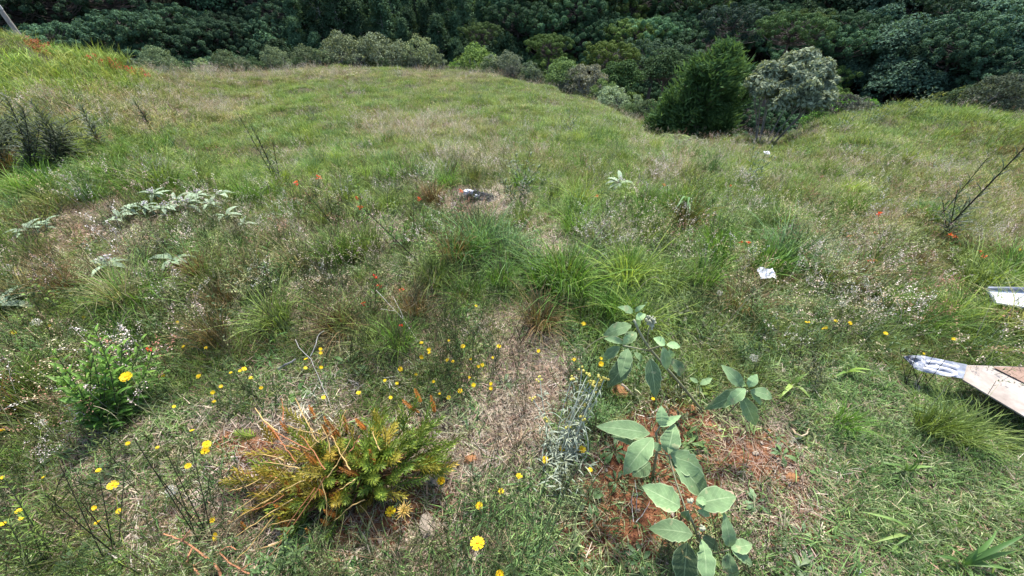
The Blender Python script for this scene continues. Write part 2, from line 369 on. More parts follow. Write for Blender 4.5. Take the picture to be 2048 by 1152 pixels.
def araucaria(H, W, n=90, per=120, name='umbrella_pine'):
    root = empty(name, (0, 0, 0)); mb = MB(); tb = MB()
    tube(tb, [(0, 0, -1), (.05, .05, H*.5), (0, 0, H*.93)], [.35, .27, .14], 7)
    for i in range(n):
        lay = 0 if i < n*.55 else (1 if i < n*.85 else 2)
        a = i*2.39996+rng.normal(0, .12)
        rho = W/2*math.sqrt((i+.5)/(n*.55))*rng.uniform(.93, 1.07) if lay == 0 else W/2*(rng.uniform(.55, 1.0) if lay == 1 else rng.uniform(.35, .8))
        zt = H*(1-.02)-.34*rho**2/(W/2)*.55+rng.normal(0, .30)-(0, 1.4, 2.8)[lay]
        e = (rho*math.cos(a), rho*math.sin(a), zt)
        z0 = H*.93-rho*.36-(0, 1.0, 2.0)[lay]
        tube(tb, curve((0, 0, z0), e, (0, 0, -rho*.14), 5), [.10, .08, .06, .05, .03], 4)
        c = rng.uniform(.46, .74); d = unit(rng.normal(0, 1, (per, 3))+np.array([0, 0, .45]))
        P = np.array(e)+d*(c*rng.uniform(.7, 1.05, per))[:, None]*np.array([1, 1, .85]); v0 = rng.random()*.4
        leafquads(mb, P, .17, d+np.array([0, 0, .35]), .35, 1.9, rnd=v0+.5*rng.random(per))
    part('crown', mb, M['foliage'], root, tint=(.05, .08, .03)); part('trunk', tb, M['bark_dark'], root); return root
def pine(H, W, n=80, per=95, name='pine_tree', low=.30):
    root = empty(name, (0, 0, 0)); mb = MB(); tb = MB(); tube(tb, [(0, 0, -1), (0, .05, H*.5), (0, 0, H*.97)], [.22, .16, .04], 6)
    for i in range(n):
        f = (i+.5)/n; z = H*(low+(1-low)*f); rr = W/2*(1-f)**.55*rng.uniform(.5, 1.1); a = rng.uniform(0, 2*PI)
        e = np.array((rr*math.cos(a), rr*math.sin(a), z+rr*.25)); tube(tb, curve((0, 0, z-rr*.2), e, (0, 0, -.1), 3), [.05, .04, .02], 3)
        d = unit(rng.normal(0, 1, (per, 3))); P = e+d*np.array([.85, .85, .6])*rng.uniform(.3, 1, (per, 1))*W*.22
        leafquads(mb, P, .17*rng.uniform(.6, 1.4, per), d+np.array([0, 0, .5]), .6, 2.4)
    part('crown', mb, M['foliage'], root, tint=(.04, .07, .03)); part('trunk', tb, M['bark_grey'], root); return root
def stemmy(H, W, name='grey_shrub_tree', n=40, per=95, size=.10, stems=7, low=.38, lean=(0, 0), lobe=(.09, .17), tint=(.13, .15, .10), bark='bark_grey', flat=1.0):
    """several bare leaning stems carrying a domed crown of small leaf clusters"""
    root = empty(name, (0, 0, 0)); mb = MB(); tb = MB(); lob = []
    for i in range(n):
        a = i*2.39996+rng.normal(0, .3); q = math.sqrt((i+.5)/n); dome = math.sqrt(max(0, 1-q**2*.9))
        z = H*low+(H*(1-low)-.1*H)*dome*(rng.uniform(.1, 1) if i % 3 else rng.uniform(.88, 1.08))
        lob.append((np.array((W/2*.86*q*math.cos(a)+lean[0], W/2*.86*q*math.sin(a)+lean[1], z)), W*rng.uniform(*lobe)))
    crown_lobes(mb, lob, per, size, asp=2.2, jit=.7, skin=.55)
    part('crown', mb, M['foliage'], root, tint=tint)
    for s in range(stems):
        a = s*2*PI/stems+rng.normal(0, .3); k = np.array([math.cos(a)*W*.27+lean[0]*.6, math.sin(a)*W*.27+lean[1]*.6, H*rng.uniform(.38, .5)])
        b0 = np.array([math.cos(a)*.12, math.sin(a)*.12, -.3]); r0 = H*(.011 if n < 75 else .0065)
        tube(tb, curve(b0, k, (0, 0, .1), 5), np.linspace(r0*1.3, r0*.8, 5), 5)
        near = sorted(lob, key=lambda l: np.linalg.norm(l[0][:2]-k[:2]*1.25))[:9]
        for c, r in near[:6]: tube(tb, curve(k, c, rng.normal(0, .08*H, 3)*.4, 5), np.linspace(r0*.6, r0*.18, 5), 4)
    part('trunk', tb, M[bark], root); return root
DEAD = []
def place(proto, x, y, s, label, cat, group, tint=None, z=None, rz=None, sz=None, used=set()):
    o = proto if proto.name not in used else copy_tree(proto)
    if math.hypot(x, y) > 92: s *= 1.32
    used.add(proto.name); o.location = (x, y, gz(x, y) if z is None else z); o.scale = (s, s, s*(sz or 1)); o.rotation_euler = (0, 0, rng.uniform(0, 6.28) if rz is None else rz)
    if tint is not None:
        for k in (KIDS[proto.name] if o is proto else o.children):
            if 'tint' in k and not k.get('fixed_tint'): k['tint'] = [float(v) for v in tint]
    return tag(o, label, cat, group)
AR = [araucaria(14, 12), araucaria(13, 10, 70), araucaria(15, 13.5, 104)]
BR = [broadleaf(11, 10), broadleaf(10, 9, 38), broadleaf(12, 11.5, 54)]
PN = [pine(16, 6.0), pine(18, 5.6, 90)]
# the wooded hillside across the valley: kinds by area of the photograph
def forest():
    pts = []; tries = 0
    while len(pts) < 680 and tries < 90000:
        tries += 1
        a = rng.uniform(-1.08, 1.08); r = math.sqrt(rng.uniform(95**2, 150**2)) if rng.random() < .40 else math.sqrt(rng.uniform(62**2, 110**2))
        x, y = r*math.sin(a), r*math.cos(a); dmin = 3.4 if r < 108 else 5.0
        if any((x-p[0])**2+(y-p[1])**2 < dmin**2 for p in pts): continue
        z = gz(x, y); px, py = (float(v) for v in project(x, y, z+9))
        if r < 74 and (px < 1120): continue
        pts.append((x, y, z, px, py, r))
    def zone(px, py):
        w_ = ('behind the utility pole' if px < 250 else 'above the left crest shrubs' if px < 560 else 'above the tall crest shrubs' if px < 800 else 'left of the lone umbrella pine' if px < 1000 else 'above the falling crest' if px < 1280 else 'above the big conifer' if px < 1500 else 'above the grey leaning tree' if px < 1700 else 'right of the grey leaning tree' if px < 1880 else 'near the right edge')
        return (' high up ' if py < 25 else ' lower down ')+w_
    for (x, y, z, px, py, r) in pts:
        zz = zone(px, py); blue = np.clip((r-70)/60, 0, 1)
        g = lambda c: np.array(c)*rng.uniform(.65, 1.7)
        if 600 < px < 1010 and rng.random() < .85:
            o = place(PN[rng.integers(2)], x, y, rng.uniform(.62, .9), 'tall dark pine'+zz, 'tree', 'pines on the far hillside', g((.048, .086, .042)))
        elif 1000 <= px < 1700 and rng.random() < .8:
            bright = rng.random() < .18
            o = place(AR[rng.integers(3)], x, y, rng.uniform(.58, .86), ('umbrella pine with bright yellow-green top' if bright else 'dark umbrella pine')+zz, 'tree', 'umbrella pines on the far hillside', g((.075, .115, .03) if bright else (.052, .102, .048)))
        elif px < 560 or px > 1700:
            k = rng.random()
            if k < .42: o = place(AR[rng.integers(3)], x, y, rng.uniform(.58, .82), 'dark umbrella pine among rounded trees'+zz, 'tree', 'umbrella pines among the broadleaf forest', g((.042, .08, .042)))
            else:
                left = px < 560
                o = place(BR[rng.integers(3)], x, y, rng.uniform(.62, .98), ('round dark green tree' if left else 'round blue-green tree')+zz, 'tree', 'broadleaf trees on the far hillside', g((.048, .092, .046) if left else (.054, .096, .060)))
        else:
            o = place(BR[rng.integers(3)], x, y, rng.uniform(.75, 1.05), 'dark leafy tree among the pines'+zz, 'tree', 'broadleaf trees among the pines', g((.035, .062, .028)))
forest()
# trees and shrubs one can tell apart. (pixel of the foot, pixel row of the top, range of the foot)
def foot(px, py_top, r, H=None):
    dx, dy, _ = (float(v) for v in ray(px, py_top)); h = math.hypot(dx, dy)
    x, y = dx/h*r, dy/h*r; z = gz(x, y); top = CAMZ+float(ray(px, py_top)[2])/h*r
    return x, y, z, top-z
GS = [stemmy(4.5, 5.2, n=58, low=.16, lobe=(.08, .15)), stemmy(5, 5.0, n=60, stems=9, low=.24, lobe=(.07, .15)), stemmy(4.2, 6.2, n=70, low=.14, lobe=(.07, .13)), stemmy(4, 4.2, n=40, per=80, low=.16, stems=8, lobe=(.07, .14))]
crest_shrubs = [  # px, top row, range, proto, proto H, tint, label, width scale
 (300,92,27,0,4.5,(.085,.105,.072),'rounded grey-green shrub tree behind the red flowers on the left'),
 (258,110,29,3,4.0,(.09,.10,.075),'small pale grey-green shrub left of the rounded one behind the bank'),
 (340,118,30,2,4.2,(.06,.085,.05),'low dark green bush at the right foot of the rounded grey-green shrub'),
 (402,124,32,3,4.0,(.15,.18,.11),'pale silvery bush glowing against the forest on the left'),
 (440,100,34,0,4.5,(.075,.09,.06),'grey-green shrub beside the pale silvery bush on the left crest'),
 (478,112,35,3,4.0,(.085,.095,.075),'thin grey shrub at the left end of the brown crest'),
 (540,90,38,1,5.0,(.095,.11,.078),'grey-crowned shrub tree with white slanting stems on the crest'),
 (600,88,40,1,5.0,(.085,.10,.07),'grey shrub tree just right of the white slanting stems'),
 (635,95,40,3,4.0,(.08,.10,.065),'low olive shrub between two grey shrub trees on the crest'),
 (676,64,41,0,4.5,(.12,.13,.095),'tall pale-topped shrub tree left of the broad grey one on the crest'),
 (740,66,42,2,4.2,(.105,.115,.09),'broadest grey-green shrub tree on top of the crest'),
 (790,78,42,1,5.0,(.10,.11,.085),'grey shrub tree right behind the broadest one on the crest'),
 (836,68,41,1,5.0,(.15,.165,.11),'shrub tree with bright whitish top at the right of the crest clump'),
 (872,104,40,3,4.0,(.10,.115,.08),'small grey shrub at the foot of the whitish-topped shrub tree'),
 (905,122,39,3,4.0,(.07,.12,.03),'low bright green bush right of the crest clump'),
 (950,88,44,0,4.5,(.10,.14,.05),'yellowish green tree standing over the low bushes right of the crest clump'),
 (985,108,38,3,4.0,(.12,.135,.11),'thin grey-white shrub right of the yellowish green tree'),
 (1018,100,37,1,5.0,(.12,.13,.11),'grey-white shrub with a rounded top where the crest starts to fall'),
 (1062,122,35,3,4.0,(.09,.11,.085),'small shrub with a forked white trunk on the falling crest'),
 (1130,116,34,0,4.5,(.085,.12,.055),'green-topped shrub tree with grey stems on the falling crest'),
 (1160,124,33,3,4.0,(.11,.105,.095),'leafless looking grey-brown bush on the falling crest'),
 (1185,126,32,3,4.0,(.12,.11,.10),'taller leafless grey-brown bush beside the silver-white one'),
 (1212,155,30,3,4.0,(.08,.11,.05),'small olive shrub above the silver-white bush'),
 (1225,172,29,2,4.2,(.19,.22,.17),'silver-white leafy bush at the meadow edge below the umbrella pines'),
 (1272,188,27,3,4.0,(.13,.16,.11),'pale green bush just right of the silver-white one'),
 (1262,212,26,2,4.2,(.06,.085,.045),'low dark olive bush below the pale green one'),
 (1300,195,26,3,4.0,(.07,.09,.055),'low grey-green bush leaning against the big dark conifer'),
 (1700,198,27,2,4.2,(.06,.14,.025),'bright green rounded bush behind the right mound'),
 (1740,200,29,0,4.5,(.07,.15,.025),'second bright green rounded bush behind the right mound'),
 (1780,207,27,3,4.0,(.10,.15,.03),'small yellow-green bush right of the bright green pair'),
 (1995,172,30,2,4.2,(.10,.105,.045),'olive-brown domed tree beyond the right mound'),
 (2040,208,24,3,4.0,(.14,.15,.11),'pale grey bush at the right end of the mound crest'),
 (1930,205,26,3,4.0,(.05,.08,.04),'low dark bush behind the right mound crest'),
 (1650,215,24,3,4.0,(.05,.08,.03),'dark low bush at the right foot of the grey leaning tree')]
for (px, pt, r, k, PH, tint, lab) in crest_shrubs:
    tint = (tint[0]*1.5, tint[1]*1.65, tint[2]*1.25)
    x, y, z, H = foot(px, pt, r); H = max(H, 1.0)
    sc = H/PH; o = place(GS[k], x, y, sc, lab, 'shrub tree' if H > 3 else 'bush', 'shrubs along the meadow edge', tint, z)
    if H > 6: o.scale = (sc*.75, sc*.75, sc)
for (px, py, hh, ln, lb) in [(1600,1,0,0,'')][:0]: pass
for i in range(46):
    px = rng.uniform(300, 1330) if i < 36 else rng.uniform(1660, 2040); cr = float(np.interp(px, [c[0] for c in CREST], [c[1] for c in CREST])); r = float(np.interp(px, [c[0] for c in CREST], [c[2] for c in CREST]))+rng.uniform(2, 7)
    x, y, z, H = foot(px, cr-rng.uniform(8, 34), r); H = min(max(H, 1.2), 5); k = 0 if i % 2 else 3; sc = H/(4.5, 5, 4.2, 4)[k]
    place(GS[k], x, y, sc, ('low grey-green undergrowth bush behind the main crest' if px < 1050 else 'low grey-green undergrowth bush behind the falling crest' if px < 1400 else 'low undergrowth bush behind the right mound'), 'bush', 'undergrowth bushes behind the meadow crest', np.array([(.075,.095,.06), (.10,.11,.085), (.055,.09,.04)][i % 3])*rng.uniform(.8, 1.2), z)
# green mid trees between crest and forest
for (px, pt, r, lab, tint, PH, P_) in [
  (1250,112,44,'fresh green bushy tree rising between the grey bush and the big conifer',(.05,.095,.03),10,BR[1]),
  (1345,92,52,'dark green tree behind the left side of the big conifer',(.05,.09,.035),11,BR[0]),
  (1100,72,62,'umbrella pine with yellow-green top nearest to the falling crest',(.08,.13,.035),14,AR[0]),
  (1225,88,60,'umbrella pine with bright yellow-green crown right above the fresh green tree',(.09,.13,.03),13,AR[1]),
  (1320,86,66,'broad umbrella pine left of the big conifer top',(.05,.085,.045),15,AR[2]),
  (962,48,60,'lone umbrella pine with tufted bright crown before the pine stand',(.07,.11,.035),14,AR[0]),
  (1596,42,50,'big umbrella pine with a flat green dome right above the grey leaning tree',(.055,.10,.035),14,AR[2]),
  (1480,14,78,'umbrella pine with long drooping branches left of the flat green dome',(.035,.06,.04),13,AR[1])]:
    x, y, z, H = foot(px, pt, r); wd = {1250:95,1345:110,1100:95,1225:110,1320:190,962:85,1596:150,1480:150}[px]
    e0, e1 = above((x, y), px-wd/2, pt+25), above((x, y), px+wd/2, pt+25); W0 = {11: 10, 10: 9, 14: 12, 13: 10, 15: 13.5}[PH]; o = place(P_, x, y, 1, lab, 'tree', None, tint, z); sw = math.hypot(e1.x-e0.x, e1.y-e0.y)/W0; o.scale = (sw, sw, max(H/PH, .3))
    o.scale = (sw, sw, sw); o.location.z = z+H-PH*sw
# big dark conifer-like tree and grey leaning tree
def big_conifer():
    p = ground_at(1384, 288); x, y = p.x*1.12, p.y*1.12; top = above((x, y), 1424, 84); z = gz(x, y)-.5; H = top.z-z
    root = empty('bushy_conifer', (x, y, z), 0, 'big dark green bushy conifer at the dip of the meadow edge', 'tree'); mb = MB(); tb = MB()
    tube(tb, [(0, 0, -.5), (0, 0, H*.5), (.1, 0, H*.93)], [.16, .1, .02], 7)
    k = H/4.3
    leaders = [(0.35, 0, 1.0, 1.5, 90), (-.75, .1, .84, 1.7, 70), (-.2, -.4, .92, 1.8, 80), (.05, .3, .97, 1.5, 60), (-.5, .2, .90, 1.6, 50), (.95, .2, .86, 1.5, 60), (-1.35, .3, .62, 1.5, 55), (1.5, .1, .66, 1.4, 45), (-1.0, -.6, .45, 1.5, 45), (.6, -.8, .5, 1.7, 45), (-1.9, 0, .38, 1.1, 30)]
    for (lx, ly, lh, lw, nb) in leaders:
        lx *= k; ly *= k; HH = H*lh
        tube(tb, curve((lx*.15, ly*.15, 0), (lx, ly, HH*.97), (lx*.15, ly*.15, 0), 5), [.06, .05, .04, .02, .01], 4)
        for i in range(nb):
            f = rng.random()**1.1; z0 = HH*(.02+.95*f); a = rng.uniform(0, 2*PI); rr = k*lw*.62*((1-f)**.55)*rng.uniform(.3, 1.5)+.06
            c0 = np.array((lx*(.4+.6*f), ly*(.4+.6*f), z0)); e = c0+np.array((rr*math.cos(a), rr*math.sin(a), rr*.3))
            tube(tb, curve(c0-np.array((0, 0, rr*.2)), e, (0, 0, -.05), 3), [.02, .014, .006], 3)
            n = 70; t = rng.random(n)**.5; P = c0+(e-c0)*t[:, None]+rng.normal(0, .10, (n, 3))
            d = unit(unit(e-c0)+rng.normal(0, .45, (n, 3))+np.array([0, 0, .45])); yv = unit(np.cross(d, rng.normal(0, 1, (n, 3)))); s = rng.uniform(.07, .19, n)[:, None]
            V = np.stack([P, P+d*s*.5+yv*s*.15, P+d*s*1.3, P+d*s*.5-yv*s*.15], 1); at = np.zeros(V.shape); at[..., 0] = (rng.random()*.6+.4*rng.random(n))[:, None]
            mb.add(V, quads=np.arange(4*n).reshape(-1, 4), a=at)
    part('crown', mb, M['foliage'], root, tint=(.08, .145, .05)); part('trunk', tb, M['bark_dark'], root)
big_conifer()
def grey_tree():
    p = ground_at(1528, 287); x, y = p.x*1.02, p.y*1.02; z = gz(x, y)-.1; top = above((x, y), 1590, 98); H = top.z-z
    wpx = above((x, y), 1688, 190)-above((x, y), 1482, 190); W = math.hypot(wpx.x, wpx.y)
    root = stemmy(H, W*.98, 'grey_leaning_tree', n=80, per=300, size=.055, stems=9, low=.5, lean=(W*.03, 0), lobe=(.06, .12), tint=(.21, .245, .155))
    root.location = (x, y, z); root.name = 'grey_leaning_tree'; tag(root, 'grey leafy tree with bare fanned trunks and domed pale crown right of the dark conifer', 'tree')
grey_tree()
# utility pole behind the left bank
p = ground_at(78, 125); d = 25/math.hypot(p.x, p.y)
x, y = p.x*d, p.y*d; z = gz(x, y)
pr = empty('utility_pole', (x, y, z), 0, 'weathered wooden utility pole leaning out of the upper left corner', 'pole')
mb = MB(); hp = 14.0; tube(mb, [(0, 0, -.5), (0, 0, 4), (0, 0, 9), (0, 0, hp)], [.08, .078, .075, .07], 12); part('post', mb, M['bark_grey'], pr, smooth=True)
mb = MB()
b_ = above((x, y), 8, 14).z-z
tube(mb, [(0, 0, b_-.06), (0, 0, b_+.06)], [.09, .09], 12); part('metal_band', mb, surf_mat('galvanised_steel', (.25, .25, .25), (.45, .45, .44), 30, .5, .1), pr)
# a pale clearing and a little track on the far slope, top of the picture
#@@MEADOW
# ------------------------------------------------------------------ grasses
def disc(n, r, p=.5):
    a = rng.uniform(0, 2*PI, n); q = r*rng.random(n)**p; return np.stack([q*np.cos(a), q*np.sin(a), np.zeros(n)], 1), a
def m_tussock(n=200, rad=.075, h=(.18, .40), reach=(.06, .34), wid=.0042, lean=0):
    mb = MB(); b, a = disc(n, rad); a = a+rng.normal(0, .5, n); b[:, 2] = -.02
    blades(mb, n, b, a, rng.uniform(*reach, n)*(.4+.6*rng.random(n)), rng.uniform(*h, n), wid*rng.uniform(.6, 1.4, n), 4, rng.uniform(.15, .65, n), 1.7); return mb
def m_meadow(n=60, rad=.24, h=(.10, .34), wid=.009, heads=5):
    mb = MB(); b, a = disc(n, rad); b[:, 2] = -.03
    blades(mb, n, b, rng.uniform(0, 6.28, n), rng.uniform(.02, .22, n), rng.uniform(*h, n), wid*rng.uniform(.5, 1.4, n), 2, rng.uniform(.1, .5, n), 1.6); return mb
def m_lawn(n=52, rad=.085, h=(.015, .06), reach=(.01, .06), wid=.0042):
    mb = MB(); b, a = disc(n, rad); blades(mb, n, b, rng.uniform(0, 6.28, n), rng.uniform(*reach, n), rng.uniform(*h, n), wid*rng.uniform(.5, 1.4, n), 2, rng.uniform(.1, .8, n), 1.2); return mb
def m_litter(n=70, rad=.11, L=(.012, .07), wid=.0020):
    mb = MB(); b, a = disc(n, rad); b[:, 2] = rng.uniform(0, .014, n)
    blades(mb, n, b, rng.uniform(0, 6.28, n), rng.uniform(*L, n), rng.normal(0, .009, n), wid*rng.uniform(.5, 1.6, n), 2, 0, 1.0, tipw=.5); return mb
def m_seed(n=11, rad=.09, h=(.24, .46), dots=22, size=.0040):
    """thin stalks with loose pale seed heads"""
    mb = MB(); b, a = disc(n, rad); b[:, 2] = -.02; H = rng.uniform(*h, n); az = rng.uniform(0, 6.28, n); re = rng.uniform(.03, .16, n)
    blades(mb, n, b, az, re, H, .0016, 4, .12, 1.8, rnd=rng.uniform(.1, .4, n), tipw=.6)
    for i in range(n):
        t = rng.uniform(.66, 1.0, dots); P = b[i]+np.stack([np.cos(az[i])*re[i]*t**1.8, np.sin(az[i])*re[i]*t**1.8, H[i]*(t-.12*t**3)], 1)+rng.normal(0, .010, (dots, 3))*(1.25-t)[:, None]*1.8
        leafquads(mb, P, size*rng.uniform(.6, 1.5, dots), rng.normal(0, 1, (dots, 3)), .5, 1.6, rnd=rng.uniform(.75, 1, dots))
    return mb
def m_forb(n=14, rad=.05, L=(.03, .07), wid=.016, up=.35):
    mb = MB()
    for i in range(n):
        a = i*2.4+rng.normal(0, .3); l = rng.uniform(*L); b = np.array((rng.normal(0, rad*.4), rng.normal(0, rad*.4), 0)); e = b+np.array((math.cos(a)*l, math.sin(a)*l, l*rng.uniform(.05, up*2)))
        leaf(mb, b, e, wid*rng.uniform(.6, 1.2), arch=.18, segs=3, peak=.6)
    return mb
def m_sprig(n=7, h=(.12, .30), lw=.008, ll=.035, nl=13, rad=.04):
    """upright leafy stems"""
    mb = MB()
    for i in range(n):
        b = np.array((rng.normal(0, rad), rng.normal(0, rad), -.01)); H = rng.uniform(*h); e = b+np.array((rng.normal(0, .25)*H, rng.normal(0, .25)*H, H))
        c = curve(b, e, (rng.normal(0, .01), rng.normal(0, .01), 0), 6); tube(mb, c, np.linspace(.0016, .0008, 6), 3, rnd=.2)
        for k in range(nl):
            t = .2+.8*k/nl; p = b+(e-b)*t; a = k*2.4; l = ll*(1.15-.5*t)*rng.uniform(.7, 1.2)
            leaf(mb, p, p+np.array((math.cos(a)*l, math.sin(a)*l, l*rng.uniform(.2, .8))), lw, arch=.1, segs=2, peak=.5, rnd=min(1, .3+.7*t*rng.random()))
    return mb
def m_twiggy(n=9, h=(.2, .42)):
    """wiry green-brown flower stalks that fork near the top"""
    mb = MB()
    for i in range(n):
        b = np.array((rng.normal(0, .05), rng.normal(0, .05), -.01)); H = rng.uniform(*h); e = b+np.array((rng.normal(0, .25)*H, rng.normal(0, .25)*H, H*.75))
        tube(mb, curve(b, e, rng.normal(0, .015, 3), 5), np.linspace(.0017, .0011, 5), 3)
        for k in range(rng.integers(2, 5)):
            p = b+(e-b)*rng.uniform(.35, 1); tube(mb, curve(p, p+np.array((rng.normal(0, .3)*H*.4, rng.normal(0, .3)*H*.4, H*.3)), rng.normal(0, .01, 3), 4), np.linspace(.0012, .0007, 4), 3)
    return mb
G_, W_, S_ = M['grass'], M['weed'], M['straw']
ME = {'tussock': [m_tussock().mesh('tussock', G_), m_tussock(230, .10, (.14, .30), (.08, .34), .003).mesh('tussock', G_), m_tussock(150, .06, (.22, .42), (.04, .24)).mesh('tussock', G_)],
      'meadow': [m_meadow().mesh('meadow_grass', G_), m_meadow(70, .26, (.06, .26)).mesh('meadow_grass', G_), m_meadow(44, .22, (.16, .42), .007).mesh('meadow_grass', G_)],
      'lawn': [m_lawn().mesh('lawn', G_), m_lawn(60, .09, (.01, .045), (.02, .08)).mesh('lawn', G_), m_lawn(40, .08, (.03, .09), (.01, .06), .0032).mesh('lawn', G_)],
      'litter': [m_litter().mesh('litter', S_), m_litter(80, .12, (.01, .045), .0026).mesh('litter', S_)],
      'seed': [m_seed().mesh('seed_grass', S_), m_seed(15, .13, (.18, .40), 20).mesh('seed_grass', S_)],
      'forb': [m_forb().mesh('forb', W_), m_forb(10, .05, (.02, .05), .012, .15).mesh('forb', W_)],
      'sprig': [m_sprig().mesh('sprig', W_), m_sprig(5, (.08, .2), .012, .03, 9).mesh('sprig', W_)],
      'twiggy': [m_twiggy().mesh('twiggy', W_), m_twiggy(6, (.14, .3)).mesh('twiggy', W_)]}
# one real plant of every kind stands in the meadow; the masses below are grown from it
SRC = {}
SPOT = {'tussock': [(1130,560),(980,480),(720,520)], 'meadow': [(700,240),(1000,250),(850,220)], 'lawn': [(1850,900),(1780,1010),(1900,1080)], 'litter': [(1060,740),(1000,900)],
        'seed': [(1450,330),(850,270)], 'forb': [(1180,720),(1560,880)], 'sprig': [(380,520),(1230,430)], 'twiggy': [(680,560),(240,700)]}
NAMEOF = {'tussock': ('grass_tussock', 'tussock'), 'meadow': ('meadow_grass_tuft', 'grass'), 'lawn': ('lawn_tuft', 'grass'), 'litter': ('straw_litter_patch', 'dry grass'), 'seed': ('seeding_grass_clump', 'grass'),
          'forb': ('small_leafy_weed', 'weed'), 'sprig': ('leafy_sprig', 'weed'), 'twiggy': ('wiry_weed', 'weed')}
TINT0 = {'tussock': (.12,.17,.035), 'meadow': (.15,.17,.05), 'lawn': (.15,.2,.07), 'litter': (.36,.30,.21), 'seed': (.42,.33,.24), 'forb': (.09,.15,.05), 'sprig': (.08,.14,.04), 'twiggy': (.07,.09,.035)}
WHERE = {'tussock': ['fresh green grass tussock just above the bare thatch path', 'blue-green tussock right of the ash heap', 'olive tussock left of the dark fallen stem'],
         'meadow': ['tuft of meadow grass on the open slope left of centre', 'tuft of meadow grass on the open slope right of centre', 'taller tuft of meadow grass in the middle of the slope'],
         'lawn': ['tuft of short lawn grass below the brown board', 'tuft of short lawn grass left of the bottom right corner', 'low lawn tuft in the bottom right corner'],
         'litter': ['patch of dry clippings on the bare path in the middle', 'patch of dry clippings right of the yellowing conifer seedling'],
         'seed': ['clump of pale seeding grass below the big dark conifer', 'clump of pale seeding grass in mid slope'],
         'forb': ['small weed with oval leaves left of the grey-leaved shrub top', 'small weed with oval leaves right of the red soil'],
         'sprig': ['leafy sprig below the white-leaved clump', 'leafy sprig below the lone silver-leaved plant'], 'twiggy': ['wiry weed with forked stalks left of centre', 'wiry weed with forked stalks above the leafy milkweed']}
for k, l in ME.items():
    SRC[k] = []
    for i, me in enumerate(l):
        p = ground_at(*SPOT[k][i]); o = link(NAMEOF[k][0], me, None, TINT0[k], p); tag(o, WHERE[k][i], NAMEOF[k][1]); SRC[k].append(o)
def gn_group(srcs):
    g = bpy.data.node_groups.new('grow_plants', 'GeometryNodeTree'); g.interface.new_socket('Geometry', in_out='INPUT', socket_type='NodeSocketGeometry'); g.interface.new_socket('Geometry', in_out='OUTPUT', socket_type='NodeSocketGeometry')
    N, L = g.nodes, g.links; gi = N.new('NodeGroupInput'); go = N.new('NodeGroupOutput'); ip = N.new('GeometryNodeInstanceOnPoints'); gt = N.new('GeometryNodeGeometryToInstance')
    for s in reversed(srcs):
        oi = N.new('GeometryNodeObjectInfo'); oi.transform_space = 'ORIGINAL'; oi.inputs[0].default_value = s; oi.inputs['As Instance'].default_value = False; L.new(oi.outputs['Geometry'], gt.inputs[0])
    def attr(nm, ty):
        a = N.new('GeometryNodeInputNamedAttribute'); a.data_type = ty; a.inputs[0].default_value = nm; return a.outputs[0]
    L.new(gi.outputs[0], ip.inputs['Points']); L.new(gt.outputs[0], ip.inputs['Instance']); ip.inputs['Pick Instance'].default_value = True
    L.new(attr('idx', 'INT'), ip.inputs['Instance Index']); er = N.new('FunctionNodeEulerToRotation'); L.new(attr('rot', 'FLOAT_VECTOR'), er.inputs[0]); L.new(er.outputs[0], ip.inputs['Rotation'])
    L.new(attr('scl', 'FLOAT_VECTOR'), ip.inputs['Scale']); L.new(ip.outputs[0], go.inputs[0]); return g
def grow(name, kind, P, S, T, label, cat, tilt=.12, zs=None):
    """one mass nobody could count: points carrying size, turn and colour, each grown into a plant"""
    n = len(P); me = bpy.data.meshes.new(name); me.vertices.add(n); me.vertices.foreach_set('co', P.astype(np.float32).ravel())
    rot = np.stack([rng.normal(0, tilt, n), rng.normal(0, tilt, n), rng.uniform(0, 6.283, n)], 1); scl = np.stack([S, S, S*(1 if zs is None else zs)], 1)
    for nm, ty, v, f in (('rot', 'FLOAT_VECTOR', rot, 'vector'), ('scl', 'FLOAT_VECTOR', scl, 'vector'), ('tint', 'FLOAT_COLOR', np.concatenate([T, np.ones((n, 1))], 1), 'color'), ('idx', 'INT', rng.integers(0, len(SRC[kind]), n), 'value')):
        a = me.attributes.new(nm, ty, 'POINT'); a.data.foreach_set(f, (v.astype(np.float32) if ty != 'INT' else v.astype(np.int32)).ravel())
    me.update(); o = bpy.data.objects.new(name, me); col.objects.link(o)
    md = o.modifiers.new('grow', 'NODES'); md.node_group = gn_group(SRC[kind]); return tag(o, label, cat, kind='stuff')
def scatter(n, r0, r1, azr=1.25, power=None):
    """n ground points, evenly spread in log range (denser near the path)"""
    a = rng.uniform(-azr, azr, n); r = r0*(r1/r0)**rng.random(n) if power is None else (r0**power+(r1**power-r0**power)*rng.random(n))**(1/power)
    x, y = r*np.sin(a), r*np.cos(a); z = hgt(x, y); px, py = project(x, y, z); rc = np.interp(a, _ga, _gr); return x, y, z, px, py, r, rc
def palette(keys, wts, n):
    c = np.array(keys); i = rng.choice(len(c), n, p=np.array(wts)/sum(wts)); return c[i]*rng.uniform(.75, 1.25, (n, 1))*rng.uniform(.93, 1.07, (n, 3))
GREEN, OLIVE, YEL, DRY, BROWN, PINK, BLUE = (.085,.165,.032), (.12,.165,.048), (.175,.235,.055), (.26,.245,.135), (.13,.088,.045), (.32,.28,.22), (.09,.165,.075)
